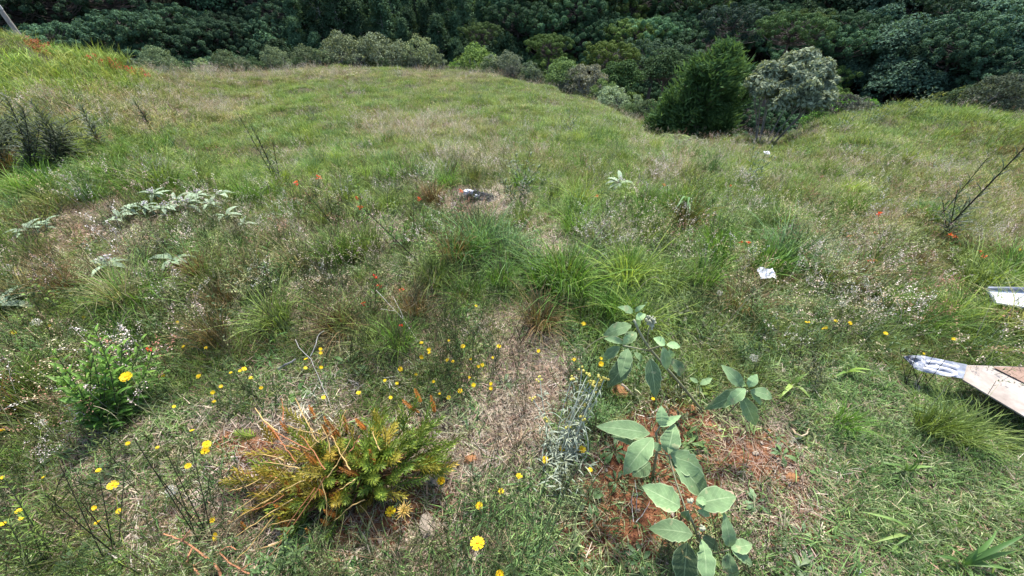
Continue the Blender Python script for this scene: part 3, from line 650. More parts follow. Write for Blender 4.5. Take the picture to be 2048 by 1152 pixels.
# regions of the meadow: (x, y, rx, ry, strength)
R_BANK = [(60,150,230,60,1),(200,150,90,35,1)]
R_PINK = [(120,215,260,38,.9),(300,225,200,40,.8),(60,205,100,30,1),(850,262,170,28,.7),(960,330,160,40,.5),(1750,385,260,50,.4),(1700,470,160,60,.5),(2000,450,110,70,.8),(1690,600,150,90,.55),(1400,320,180,40,.25),(480,520,160,60,.22),(560,470,120,50,.25),(1350,370,50,25,.9),(100,560,120,40,.4),(1450,540,40,40,.6),(620,150,140,14,.8),(430,160,140,14,.9),(900,155,120,12,.7)]
R_GREEN = [(560,290,180,60,.8),(330,340,300,60,.8),(640,540,240,110,.6),(960,490,170,60,1),(1150,560,240,90,1),(1260,470,260,80,.6),(800,350,160,40,.8),(1500,490,170,90,.7),(1050,250,200,60,.5),(1250,290,160,40,.7),(700,190,170,30,.6),(1400,305,80,20,1),(1850,270,220,50,.6),(1500,350,200,50,.5),(1050,200,160,40,.5),(1350,600,160,50,.7),(150,390,250,60,.8)]
R_BROWN = [(1950,330,200,80,.3),(1800,500,220,80,.6),(130,540,110,50,.8),(500,620,220,80,.45),(800,630,160,70,.5),(700,660,120,40,.7),(1640,590,140,60,.6),(30,420,120,60,.8),(1780,450,100,40,.8),(330,540,120,60,.4),(1560,600,60,60,.7),(1800,620,120,60,.6),(900,470,90,60,.3)]
def region_tint(x, y, px, py, n):
    f = fbm(x, y, 5, 4, 8); g = fbm(x, y, 1.6, 4, 9); w1 = blobmap(px, py, R_PINK)*.75; w2 = blobmap(px, py, R_GREEN); w3 = blobmap(px, py, R_BROWN)*.8; w4 = blobmap(px, py, R_BANK)*(x < -1)
    b = palette([OLIVE, YEL, GREEN, DRY, BLUE], [5, 4, 3.4, .9, 1], n); b = np.where((f+.5*g > .42)[:, None], palette([DRY, OLIVE, BROWN, YEL], [1.8, 5, .8, 3], n), b)
    b = np.where((rng.random(n) < w2)[:, None], palette([GREEN, YEL, OLIVE, BLUE], [5, 2.2, 2, 2], n), b); b = np.where((rng.random(n) < w3)[:, None], palette([BROWN, OLIVE, DRY], [4, 3, 1.4], n), b)
    b = np.where((rng.random(n) < w1)[:, None], palette([PINK, DRY, OLIVE], [2.2, 1.6, 3.2], n), b); b = np.where((rng.random(n) < w4)[:, None], palette([YEL, (.16,.24,.05), (.11,.2,.04), (.24,.25,.07)], [4, 4, 3, 1], n), b)
    return b
SEEDLING = [(720,925,245,170,.9)]
DRYLEFT = [(700,900,420,330,.75),(300,950,350,220,.6)]
def clear(px, py): return (1-blobmap(px, py, SEEDLING))
def bare(px, py, x, y):
    qx = px+fbm(x, y, .5, 4, 5)*38; qy = py+fbm(x, y, .5, 4, 6)*26
    return np.maximum(blobmap(qx, qy, SOIL), blobmap(qx, qy, THATCH)), blobmap(px, py, LAWN)
# open slope
x, y, z, px, py, r, rc = scatter(60000, 4.2, 37, 1.3, power=1.35); k = r < rc*1.08; n = k.sum()
T = region_tint(x[k], y[k], px[k], py[k], n)*np.array([1.22, 1.15, .98]); T = T*.86+.14*T.mean(1, keepdims=True); bank = blobmap(px[k], py[k], R_BANK)*(x[k] < -1)
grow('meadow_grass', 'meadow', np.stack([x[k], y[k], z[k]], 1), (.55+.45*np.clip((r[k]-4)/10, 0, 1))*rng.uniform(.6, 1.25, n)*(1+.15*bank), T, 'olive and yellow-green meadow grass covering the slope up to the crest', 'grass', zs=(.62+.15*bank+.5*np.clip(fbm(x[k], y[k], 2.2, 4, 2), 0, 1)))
# seeding grass over it
x, y, z, px, py, r, rc = scatter(17000, 1.8, 34, 1.3, power=.8); w = blobmap(px, py, R_PINK)*1.15; w = np.maximum(w, .14); ba, la = bare(px, py, x, y); k = (r < rc*1.05) & (rng.random(len(r)) < w) & (la < .3) & (x*0+blobmap(px, py, R_BANK) < .5); n = k.sum()
grow('seeding_grass', 'seed', np.stack([x[k], y[k], z[k]], 1), rng.uniform(.6, 1.15, n)*(1+1.1*np.clip((r[k]-5)/18, 0, 1)), palette([(.42,.35,.27), (.36,.31,.17), (.24,.14,.08), (.50,.44,.38), (.22,.25,.10)], [3, 3, 2, 2, 3], n), 'loose pale seed heads of grass floating over the meadow', 'grass', zs=.85)
# mid ground turf between the tussocks
x, y, z, px, py, r, rc = scatter(23000, 1.0, 7.5, 1.4, power=1.2); ba, la = bare(px, py, x, y); k = (rng.random(len(r)) > ba*.93) & (rng.random(len(r)) > la) & ((py < 830) | (px < 420)); n = k.sum()
T = region_tint(x[k], y[k], px[k], py[k], n)*.9
grow('mixed_turf', 'meadow', np.stack([x[k], y[k], z[k]], 1), rng.uniform(.20, .42, n)*(.75+.5*np.clip((r[k]-1)/4, 0, 1)), T, 'mixed thin grass between the tussocks', 'grass', zs=rng.uniform(.6, 1.1, n))
# straw and clippings
x, y, z, px, py, r, rc = scatter(17000, .2, 6, 1.55, power=1.0); ba, la = bare(px, py, x, y); th = blobmap(px, py, THATCH); k = (rng.random(len(r)) < np.maximum(.22+.25*la, ba*.2+th*.75)*(1-.86*blobmap(px, py, SOIL))); n = k.sum()
grow('straw_litter', 'litter', np.stack([x[k], y[k], z[k]], 1), rng.uniform(.6, 1.2, n), palette([(.36,.29,.20), (.28,.20,.12), (.42,.37,.28), (.17,.12,.08), (.11,.07,.045)], [4, 3, 2, 2.5, 1.5], n), 'dry pale straw and clippings lying on the bare ground', 'dry grass', tilt=.06)
# short lawn
x, y, z, px, py, r, rc = scatter(20000, .2, 3.6, 1.55, power=1.1); ba, la = bare(px, py, x, y); so_ = blobmap(px, py, SOIL); k = rng.random(len(r)) < np.maximum(la*(1-.85*so_), .30*(1-ba*.93)*(1-.45*blobmap(px, py, DRYLEFT)))*clear(px, py); n = k.sum(); hi = blobmap(px[k], py[k], LAWN)
grow('short_lawn', 'lawn', np.stack([x[k], y[k], z[k]], 1), rng.uniform(.55, 1.1, n)*np.where(hi > .5, 1, 1.25), palette([(.11,.185,.065), (.16,.24,.095), (.085,.15,.06), (.22,.26,.14), (.29,.29,.20)], [4, 4, 3, 2.2, 1.5], n), 'short clipped lawn grass on the right and between the weeds', 'grass', tilt=.2)
# small weeds
x, y, z, px, py, r, rc = scatter(4600, .25, 5, 1.5, power=1.0); ba, la = bare(px, py, x, y); k = rng.random(len(r)) < .22*(1-.85*ba)*(1-.5*la)*(1-blobmap(px, py, DRYLEFT))*clear(px, py); n = k.sum()
grow('leafy_ground_weeds', 'forb', np.stack([x[k], y[k], z[k]], 1), rng.uniform(.5, 1.15, n), palette([(.07,.12,.045), (.10,.16,.05), (.13,.18,.09), (.16,.22,.05)], [3, 3, 2, 1], n), 'low leafy weeds scattered through the foreground', 'weed')
x, y, z, px, py, r, rc = scatter(3300, .5, 8, 1.4, power=1.1); ba, la = bare(px, py, x, y); k = rng.random(len(r)) < .30*(1-.9*ba)*(1-la)*(1-blobmap(px, py, DRYLEFT))*clear(px, py); n = k.sum()
grow('leafy_sprigs', 'sprig', np.stack([x[k], y[k], z[k]], 1), rng.uniform(.5, 1.1, n), palette([(.07,.12,.04), (.10,.16,.05), (.08,.09,.04), (.15,.21,.05)], [3, 3, 2, 1], n), 'small leafy sprigs growing among the grass', 'weed', tilt=.25)
x, y, z, px, py, r, rc = scatter(2900, .3, 5, 1.5, power=1.0); ba, la = bare(px, py, x, y); lf = np.where(px < 1000, 1, .25); k = rng.random(len(r)) < .55*lf*(1-.4*ba)*(1-la*.8)*clear(px, py); n = k.sum()
grow('wiry_stalks', 'twiggy', np.stack([x[k], y[k], z[k]], 1), rng.uniform(.5, 1.0, n), palette([(.06,.08,.03), (.09,.10,.04), (.13,.10,.055), (.2,.17,.1)], [3, 3, 2, 1], n), 'thin wiry stalks standing in the foreground grass', 'weed', tilt=.3)
# grass tussocks, each a thing
TUS = [(1130,575,1.15,GREEN),(1190,590,1.0,GREEN),(1090,560,.9,GREEN),(960,495,1.1,BLUE),(1010,500,1.0,BLUE),(690,520,1.1,GREEN),(740,505,1.0,OLIVE),(640,510,1.0,OLIVE),(1040,440,.8,OLIVE),(1150,455,.9,GREEN),(1200,470,.9,OLIVE),
 (820,345,1.1,GREEN),(790,350,1.0,GREEN),(850,352,.8,BLUE),(1300,470,.9,OLIVE),(1370,440,.9,(.15,.13,.04)),(1290,400,.9,GREEN),(1430,500,1.0,GREEN),(1560,520,1.2,BLUE),(1590,500,1.1,BLUE),(1520,540,1.0,GREEN),(1250,560,1.0,YEL),(1330,560,1.0,OLIVE),(1400,560,1.0,GREEN),
 (330,370,1.2,OLIVE),(280,372,1.2,GREEN),(240,360,1.1,GREEN),(400,365,1.1,OLIVE),(180,365,1.1,GREEN),(110,380,1.1,GREEN),(60,390,1.0,GREEN),(450,380,1.0,OLIVE),(500,400,1.1,GREEN),(540,395,1.0,GREEN),(620,340,1.0,GREEN),(570,360,1.0,YEL),(690,400,1.0,OLIVE),(740,420,1.0,YEL),(660,440,.9,OLIVE),
 (1080,640,.8,BROWN),(770,680,.75,OLIVE),(800,690,.7,GREEN),(680,650,.8,BROWN),(720,640,.8,OLIVE),(830,620,.8,BROWN),(560,640,.8,OLIVE),(1190,640,.9,GREEN),(1230,625,.8,GREEN),(1280,640,.8,YEL),(1480,600,.9,BROWN),(1640,560,1.0,OLIVE),(1700,560,.9,BROWN),
 (1830,640,.9,GREEN),(1900,630,.9,OLIVE),(1940,560,1.1,OLIVE),(2020,540,1.1,GREEN),(1980,640,1.0,YEL),(2040,660,1.0,DRY),(1950,680,.9,OLIVE),(1860,440,1.0,GREEN),(1700,420,.9,GREEN),(1750,520,.8,GREEN),(60,800,.9,OLIVE),(20,820,.9,BROWN),(120,830,.8,OLIVE),(90,760,.8,GREEN),
 (870,560,.8,OLIVE),(930,590,.7,GREEN),(1850,850,.7,OLIVE),(1900,860,.7,OLIVE),(1960,870,.7,OLIVE),(1680,840,.5,GREEN),(420,560,.8,OLIVE),(500,540,.8,BROWN),(450,600,.7,BROWN),(140,570,.7,BROWN),(100,545,.8,BROWN),(400,540,.7,BROWN),(1560,440,.8,YEL),(1630,440,.9,GREEN),(1000,560,.7,GREEN)]
i = 0
while len(TUS) < 285:
    x, y, z, px, py, r, rc = (float(v[0]) for v in scatter(1, 1.9, 9, 1.1, power=1.2))
    if not (-60 < px < 2110 and 255 < py < 720): continue
    b_, l_ = bare(np.array([px]), np.array([py]), np.array([x]), np.array([y]))
    if b_[0] > .55 or l_[0] > .3: continue
    c = region_tint(np.array([x]), np.array([y]), np.array([px]), np.array([py]), 1)[0]; c = c if c[0] < .22 else np.array(OLIVE); TUS.append((px, py, rng.uniform(.55, 1.0), tuple(c)))
def side(px): return 'far left' if px < 300 else 'left' if px < 800 else 'middle' if px < 1250 else 'right' if px < 1700 else 'far right'
first = True
for j, (px, py, s, c) in enumerate(TUS):
    c = tuple(v*1.12 for v in c)
    p = ground_at(px, py+12); src = SRC['tussock'][j % 3]; o = src.copy(); col.objects.link(o); o.location = p; s *= 1.12; o.scale = (s, s, s*rng.uniform(.8, 1.1)); o.rotation_euler = (rng.normal(0, .1), rng.normal(0, .1), rng.uniform(0, 6.28))
    cc = np.array(c)*rng.uniform(.85, 1.2); o['tint'] = [float(v) for v in cc]
    hue = 'red-brown' if cc[0] > cc[1]*1.2 else 'straw-coloured' if cc[0] > .24 else 'olive' if cc[0] > cc[1]*.8 else 'bluish green' if cc[2] > cc[1]*.38 else 'fresh green'
    LM = [(950,385,'the ash heap'),(350,415,'the whitish-leaved clump'),(170,460,'the left bare patch'),(1515,573,'the torn white paper'),(1900,450,'the black leaning stems'),(1290,680,'the tall grey-leaved shrub'),(1240,370,'the lone silver-leaved plant'),(210,740,'the leafy milkweed bush'),(615,362,'the two red-flowered milkweeds'),
          (80,290,'the dark left thicket'),(1400,280,'the big conifer'),(2010,590,'the white panel'),(1060,700,'the bare path'),(800,500,'the black slanting stem'),(1750,440,'the red flowers on the right'),(1930,740,'the brown board'),(640,690,'the forked white twig'),(215,540,'the lilac-blossomed silver plant'),(1490,485,'the flat red flower cluster'),(1600,290,'the grey leaning tree'),(740,400,'the leafy spire with red blossoms'),(30,560,'the left-edge silver plant')]
    l_ = min(LM, key=lambda l: ((l[0]-px)/1.6)**2+(l[1]-py)**2); dx_, dy_ = px-l_[0], py-l_[1]
    rel = ('right of' if dx_ > 0 else 'left of') if abs(dx_) > 1.6*abs(dy_) else ('just in front of' if dy_ > 0 else 'behind') if abs(dx_) < 40 else (('in front and right of' if dx_ > 0 else 'in front and left of') if dy_ > 0 else ('behind and right of' if dx_ > 0 else 'behind and left of'))
    siz = 'large' if s > 1.1 else 'small' if s < .78 else 'medium'
    dist = 'near the front' if py > 620 else 'in the middle ground' if py > 420 else 'where the open slope begins'
    tag(o, f'{siz} {hue} grass tussock {rel} {l_[2]}', 'tussock', 'grass tussocks')
# ------------------------------------------------------------------ grey-leaved shrub in the foreground
def solanum_mat():
    m, n, L = new_mat('felted_grey_leaf'); at = node(n, 'ShaderNodeAttribute', attribute_type='INSTANCER', attribute_name='tint')
    bl = node(n, 'ShaderNodeAttribute', attribute_type='GEOMETRY', attribute_name='bl'); sp = n.new('ShaderNodeSeparateColor'); L.new(bl.outputs['Color'], sp.inputs[0])
    s = math_(n, L, 'ABSOLUTE', math_(n, L, 'SUBTRACT', sp.outputs[2], .5)); 
    mid = math_(n, L, 'LESS_THAN', s, .022)
    ph = math_(n, L, 'SUBTRACT', math_(n, L, 'MULTIPLY', sp.outputs[1], 9.0), math_(n, L, 'MULTIPLY', s, 5.5)); fr = math_(n, L, 'ABSOLUTE', math_(n, L, 'SUBTRACT', math_(n, L, 'FRACT', ph), .5))
    vein = math_(n, L, 'MULTIPLY', math_(n, L, 'LESS_THAN', fr, .055), .5); edge = math_(n, L, 'MULTIPLY', math_(n, L, 'GREATER_THAN', s, .46), 1.2)
    tc = n.new('ShaderNodeTexCoord'); nz = node(n, 'ShaderNodeTexNoise'); nz.inputs['Scale'].default_value = 60; nz.inputs['Detail'].default_value = 5; L.new(tc.outputs['Object'], nz.inputs['Vector'])
    n2 = node(n, 'ShaderNodeTexNoise'); n2.inputs['Scale'].default_value = 28; n2.inputs['Detail'].default_value = 3; L.new(tc.outputs['Object'], n2.inputs['Vector'])
    f = math_(n, L, 'MAXIMUM', math_(n, L, 'MAXIMUM', mid, vein), edge); f = math_(n, L, 'MULTIPLY', f, .6)
    c = mixc(n, L, f, at.outputs['Color'], (.34, .43, .22)); v = math_(n, L, 'MULTIPLY_ADD', nz.outputs[0], .7, .65)
    spot = math_(n, L, 'MULTIPLY', math_(n, L, 'GREATER_THAN', n2.outputs[0], .64), .45); c = mixc(n, L, spot, c, (.36, .34, .18))
    hv = n.new('ShaderNodeHueSaturation'); L.new(c, hv.inputs['Color']); L.new(math_(n, L, 'MULTIPLY', v, math_(n, L, 'MULTIPLY_ADD', sp.outputs[0], .4, .8)), hv.inputs['Value'])
    h = math_(n, L, 'SUBTRACT', math_(n, L, 'MULTIPLY', nz.outputs[0], .5), math_(n, L, 'MAXIMUM', mid, vein)); bp = n.new('ShaderNodeBump'); bp.inputs['Strength'].default_value = .35; bp.inputs['Distance'].default_value = .002; L.new(h, bp.inputs['Height'])
    leafy(n, L, hv.outputs[0], .75, .20, .2, bp.outputs[0]); return m
M['felt'] = solanum_mat(); M['felt_stem'] = foliage_mat('felted_stem', lo=.85, hi=1.1, trans=.05, root=(.8, .7, .55), tip=(1.1, 1.1, 1.1))
def P3(q): return at_h(*q) if len(q) == 3 else ground_at(*q)
def pxw(wpx, p): return wpx/FPX*((p.y*CP-(p.z-CAMZ)*SP))
def felt_plant(name, base, stems, leaves, label, tint=(.155, .235, .105), buds=(), rad=.0045, cat='shrub'):
    """stems: lists of (px,py,h); leaves: (base, tip, width in px, tint factor with painted shade)"""
    b = P3(base); root = empty(name, b, 0, label, cat); sm = MB(); O = np.array(tuple(b))
    for st, r in stems:
        pts = np.array([tuple(P3(q)) for q in st]); t = np.linspace(0, 1, len(pts)); tt = np.linspace(0, 1, 10); c = np.stack([np.interp(tt, t, pts[:, i]) for i in range(3)], 1)
        for i in range(3): c[:, i] = _sm(c[:, i], 3)
        c[0], c[-1] = pts[0], pts[-1]; tube(sm, c-O, np.linspace(r, r*.7, 10), 7, rnd=.5)
    for q0, q1, wp, sh in leaves:
        a, e = P3(q0), P3(q1); mid = (a+e)/2; mb = MB()
        view = unit(np.array([0, 0, CAMZ])-np.array(tuple(mid))); up = unit(view*.75+np.array([rng.normal(0, .22), 0, .6]))
        leaf(mb, np.array(tuple(a))-O, np.array(tuple(e))-O, pxw(wp, mid)*1.0, up, arch=rng.uniform(.03, .19), fold=rng.uniform(.1, .38), segs=14, peak=rng.uniform(.38, .47), wave=.06)
        part('leaf', mb, M['felt'], root, smooth=True, tint=np.array(tint)*sh)  # young leaves tinted paler, overhung leaves darker: shade put into their colour
    part('stem', sm, M['felt_stem'], root, smooth=True, tint=(.26, .27, .17))
    for (x, y, h, r, n) in buds:
        c = np.array(tuple(P3((x, y, h))))-O; bm = MB(); rr = pxw(r, P3((x, y, h)))
        for i in range(n):
            d = unit(rng.normal(0, 1, 3)); blob(bm, c+d*rr*rng.uniform(.4, 1)*np.array([1, 1, .7]), .0048*rng.uniform(.7, 1.2), rough=.08)
        part('flower_buds', bm, M['felt_stem'], root, tint=(.33, .36, .26))
H1 = [((1405,822),(1370,778,.14),(1335,738,.27),(1300,700,.38),(1280,668,.46),(1268,640,.52)), ((1300,702,.38),(1275,697,.40),(1246,691,.43)), ((1296,700,.39),(1312,695,.42),(1325,690,.44)), ((1296,690,.40),(1295,672,.45),(1299,655,.5)), ((1405,822),(1400,796,.1),(1398,770,.18))]
felt_plant('grey_leaved_shrub', (1405,822), [(H1[0], .0062), (H1[1], .0035), (H1[2], .0035), (H1[3], .0025), (H1[4], .0016)], [
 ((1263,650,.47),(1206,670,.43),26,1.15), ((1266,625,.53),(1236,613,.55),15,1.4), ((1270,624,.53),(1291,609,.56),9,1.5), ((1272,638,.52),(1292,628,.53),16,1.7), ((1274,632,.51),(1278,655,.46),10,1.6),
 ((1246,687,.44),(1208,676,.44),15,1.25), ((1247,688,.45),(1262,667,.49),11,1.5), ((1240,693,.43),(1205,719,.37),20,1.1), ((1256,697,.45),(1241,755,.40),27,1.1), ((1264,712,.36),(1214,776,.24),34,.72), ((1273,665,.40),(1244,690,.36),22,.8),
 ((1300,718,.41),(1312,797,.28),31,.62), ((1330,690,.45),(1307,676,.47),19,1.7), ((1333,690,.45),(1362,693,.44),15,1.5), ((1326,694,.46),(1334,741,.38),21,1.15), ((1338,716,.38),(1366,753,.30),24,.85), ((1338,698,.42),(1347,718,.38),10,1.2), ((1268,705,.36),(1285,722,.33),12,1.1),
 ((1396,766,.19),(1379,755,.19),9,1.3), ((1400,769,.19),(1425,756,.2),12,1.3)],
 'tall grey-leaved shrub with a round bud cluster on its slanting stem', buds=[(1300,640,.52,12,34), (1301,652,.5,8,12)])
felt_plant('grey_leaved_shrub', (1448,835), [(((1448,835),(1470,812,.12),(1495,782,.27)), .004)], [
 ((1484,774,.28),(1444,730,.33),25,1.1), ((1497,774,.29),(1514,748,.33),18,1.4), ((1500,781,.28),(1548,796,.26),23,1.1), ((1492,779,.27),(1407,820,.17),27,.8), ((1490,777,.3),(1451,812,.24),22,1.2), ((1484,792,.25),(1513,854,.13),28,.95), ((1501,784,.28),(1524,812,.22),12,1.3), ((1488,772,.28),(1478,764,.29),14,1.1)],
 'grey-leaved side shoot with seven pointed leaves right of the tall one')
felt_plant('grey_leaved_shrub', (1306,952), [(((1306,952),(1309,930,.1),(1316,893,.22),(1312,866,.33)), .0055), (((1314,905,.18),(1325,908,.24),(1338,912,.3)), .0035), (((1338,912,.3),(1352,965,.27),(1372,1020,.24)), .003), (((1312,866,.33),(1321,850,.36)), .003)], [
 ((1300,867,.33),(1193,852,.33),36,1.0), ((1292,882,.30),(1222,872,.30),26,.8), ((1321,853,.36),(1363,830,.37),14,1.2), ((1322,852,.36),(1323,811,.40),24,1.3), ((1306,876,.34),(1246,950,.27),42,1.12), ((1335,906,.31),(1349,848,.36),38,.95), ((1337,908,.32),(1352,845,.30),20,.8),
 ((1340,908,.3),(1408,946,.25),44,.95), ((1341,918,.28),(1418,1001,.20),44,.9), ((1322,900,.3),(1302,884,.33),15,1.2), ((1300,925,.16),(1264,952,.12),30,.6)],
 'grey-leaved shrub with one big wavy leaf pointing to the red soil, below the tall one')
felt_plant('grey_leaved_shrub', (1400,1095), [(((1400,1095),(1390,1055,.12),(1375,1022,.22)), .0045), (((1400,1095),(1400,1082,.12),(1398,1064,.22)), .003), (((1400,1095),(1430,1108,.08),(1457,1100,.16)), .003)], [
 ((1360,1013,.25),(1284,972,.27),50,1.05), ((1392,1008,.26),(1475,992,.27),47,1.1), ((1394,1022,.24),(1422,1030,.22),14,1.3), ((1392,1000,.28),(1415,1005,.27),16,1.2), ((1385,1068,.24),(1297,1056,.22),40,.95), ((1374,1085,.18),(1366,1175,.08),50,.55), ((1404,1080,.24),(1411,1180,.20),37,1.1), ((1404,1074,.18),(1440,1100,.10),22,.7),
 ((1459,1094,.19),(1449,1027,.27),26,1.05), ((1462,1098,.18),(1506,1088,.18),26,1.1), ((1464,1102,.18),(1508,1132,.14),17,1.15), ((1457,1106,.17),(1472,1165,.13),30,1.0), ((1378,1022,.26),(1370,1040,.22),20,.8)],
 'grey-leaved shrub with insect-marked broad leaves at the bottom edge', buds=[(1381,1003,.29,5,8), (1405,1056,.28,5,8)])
# silver-leaved clumps further back
def silver_shoot(px, py, h, Lpx, n, label, tint=(.24, .30, .21), flower=True):
    top = P3((px, py, 0)); g = ground_at(px, py+18); top = above((g.x, g.y), px, py); d = pxw(Lpx, top); root = empty('silver_leaved_plant', g, 0, label, 'plant', 'silver-leaved plants'); O = np.array(tuple(g)); T = np.array(tuple(top))-O; T[2] = max(T[2], .05)
    sm = MB(); tube(sm, curve((0, 0, -.01), T, (.01, 0, 0), 5), np.linspace(.004, .0025, 5), 5); part('stem', sm, M['felt_stem'], root, tint=(.35, .36, .28))
    for i in range(n):
        a = i*2.4+rng.normal(0, .3); l = d*rng.uniform(.6, 1.1); f = rng.uniform(.45, 1); b = T*f if i > n*.55 else T*.97; e = b+np.array((math.cos(a)*l, math.sin(a)*l, l*rng.uniform(-.35, .45))); mb = MB()
        leaf(mb, b, e, l*rng.uniform(.24, .36), arch=.14, fold=.3, segs=6, wave=.02); part('leaf', mb, M['felt'], root, smooth=True, tint=np.array(tint)*rng.uniform(.7, 1.25))
    if flower:
        mb = MB()
        for i in range(14): blob(mb, T+np.array((rng.normal(0, d*.13), rng.normal(0, d*.13), d*.25+rng.normal(0, d*.08))), d*.045, rough=.1)
        part('blossom', mb, M['flower'], root, tint=(.6, .56, .58))
for (px, py, L_, n, fl, lab) in [
 (308,388,28,7,1,'silver-leaved shoot standing highest at the back of the whitish clump on the left'), (262,418,26,8,0,'silver-leaved shoot at the left end of the whitish clump'), (292,412,26,8,1,'silver-leaved shoot with pale blossom beside the left end of the whitish clump'),
 (330,416,30,9,1,'silver-leaved shoot in the front middle of the whitish clump'), (352,402,26,7,0,'silver-leaved shoot behind the middle of the whitish clump'), (375,410,32,9,1,'silver-leaved shoot with the whitest top in the whitish clump'),
 (396,390,26,8,1,'silver-leaved shoot at the back right of the whitish clump'), (422,408,28,8,0,'broad silver-leaved shoot right of the whitest top'), (440,390,26,8,1,'silver-leaved shoot reaching out at the right end of the whitish clump'), (240,434,28,6,0,'low silver-leaved shoot drooping before the left end of the whitish clump'),
 (452,432,28,7,0,'green-grey shoot hanging low at the right end of the whitish clump'), (488,448,22,6,0,'small grey-leaved shoot right of and below the whitish clump'),
 (56,460,34,9,0,'silver-leaved plant standing alone at the left side of the bare patch'), (90,448,26,5,0,'small silver-leaved shoot touching the lone one at the left'),
 (216,530,42,6,1,'silver-leaved plant with narrow drooping leaves and lilac blossom below the bare patch'), (345,518,36,5,0,'dull grey-leaved plant below the whitish clump'), (15,555,46,7,1,'large silver-leaved plant cut by the left edge of the picture'), (5,612,60,6,0,'big-leaved grey plant low at the left edge'),
 (1240,366,28,10,1,'lone silver-leaved plant with drooping leaves in the green grass right of centre')]:
    silver_shoot(px, py, .2, L_*1.08, n+3, lab, flower=bool(fl), tint=(.25,.32,.21) if n > 5 else (.17,.23,.14))
# everlasting with silver stems
b = ground_at(1118, 935); O = np.array(tuple(b)); root = empty('silver_everlasting', b, 0, 'silvery everlasting plant with small pale yellow heads left of the grey-leaved shrub', 'plant'); sm = MB(); lm = MB(); k = 0
for (x, y, h) in [(1164,738,.3),(1175,751,.3),(1184,762,.29),(1199,753,.3),(1209,757,.29),(1194,778,.26),(1145,757,.27),(1080,758,.24),(1164,837,.2),(1175,812,.22),(1091,838,.16),(1066,800,.18),(1139,856,.15),(1187,766,.27),(1178,764,.28),(1204,766,.27)]:
    t = np.array(tuple(at_h(x, y, h)))-O; c = curve((rng.normal(0, .02), rng.normal(0, .02), 0), t, rng.normal(0, .02, 3), 8); tube(sm, c, np.linspace(.0026, .0014, 8), 5, rnd=.6)
    hm = MB()
    for i in range(5): blob(hm, t+rng.normal(0, .006, 3), .005, rough=.1)
    part('flower_head', hm, M['flower'], root, tint=(.55, .50, .12))
    for i in range(20):
        p = c[0]+(t-c[0])*rng.uniform(.05, .9); a = rng.uniform(0, 6.28); l = rng.uniform(.02, .045); leaf(lm, p, p+np.array((math.cos(a)*l, math.sin(a)*l, l*rng.uniform(-.2, .8))), .0045, arch=.2, segs=3)
for i in range(150):
    p = np.array((rng.normal(0, .045), rng.normal(0, .05), rng.uniform(0, .07))); a = rng.uniform(0, 6.28); l = rng.uniform(.025, .055); leaf(lm, p, p+np.array((math.cos(a)*l, math.sin(a)*l, l*rng.uniform(.1, 1))), .005, arch=.2, segs=3)
part('stem', sm, M['felt_stem'], root, tint=(.34, .37, .28)); part('leaf_mass', lm, M['felt_stem'], root, tint=(.28, .33, .25)).__setitem__('kind', 'stuff')

# ------------------------------------------------------------------ yellowing conifer seedling
M['needle'] = foliage_mat('seedling_needles', lo=.65, hi=1.35, root=(.85, .9, .7), tip=(1.35, 1.15, .9), trans=.3, rough=.45)
M['twig_tan'] = foliage_mat('scaly_twig', lo=.6, hi=1.4, root=(1, 1, 1), tip=(1.1, 1.1, 1), trans=0, rough=.8)
b = ground_at(735, 985); O = np.array(tuple(b)); root = empty('conifer_seedling', b, 0, 'bushy young conifer with green and yellowing needles on the red soil', 'seedling')
def needled(p0, p1, n, nl, tint, barktint, wid=.0034, spread=.75):
    p0, p1 = np.array(tuple(p0)), np.array(tuple(p1)); mb = MB(); ax = unit(p1-p0); c = curve(p0, p1, (0, 0, -.012), 6); tube(mb, c, np.linspace(.0030, .0014, 6), 5, rnd=.4, mi=1)
    for i in range(n):
        t = .04+.96*i/n; p = p0+(p1-p0)*t+np.array((0, 0, -.012*4*t*(1-t))); a = i*2.39996; s = unit(np.cross(ax, [0.1, .2, 1])); u = np.cross(s, ax); rad = math.cos(a)*s+math.sin(a)*u
        l = nl*(.55+.45*math.sin(PI*min(1, t*.9+.12)))*rng.uniform(.8, 1.15); f = spread*(1-.55*max(0, t-.8)/.2); e = p+l*unit(rad*f+ax*.65+np.array((0, 0, .12))); leaf(mb, p, e, wid, up=ax, arch=-.06, fold=.1, segs=2, peak=.35)
    o = part('branch', mb, [M['needle'], M['twig_tan']], root, tint=tint); return o
GRN, YG, ORG, TAN = (.10, .165, .032), (.22, .215, .04), (.34, .15, .04), (.40, .27, .10)
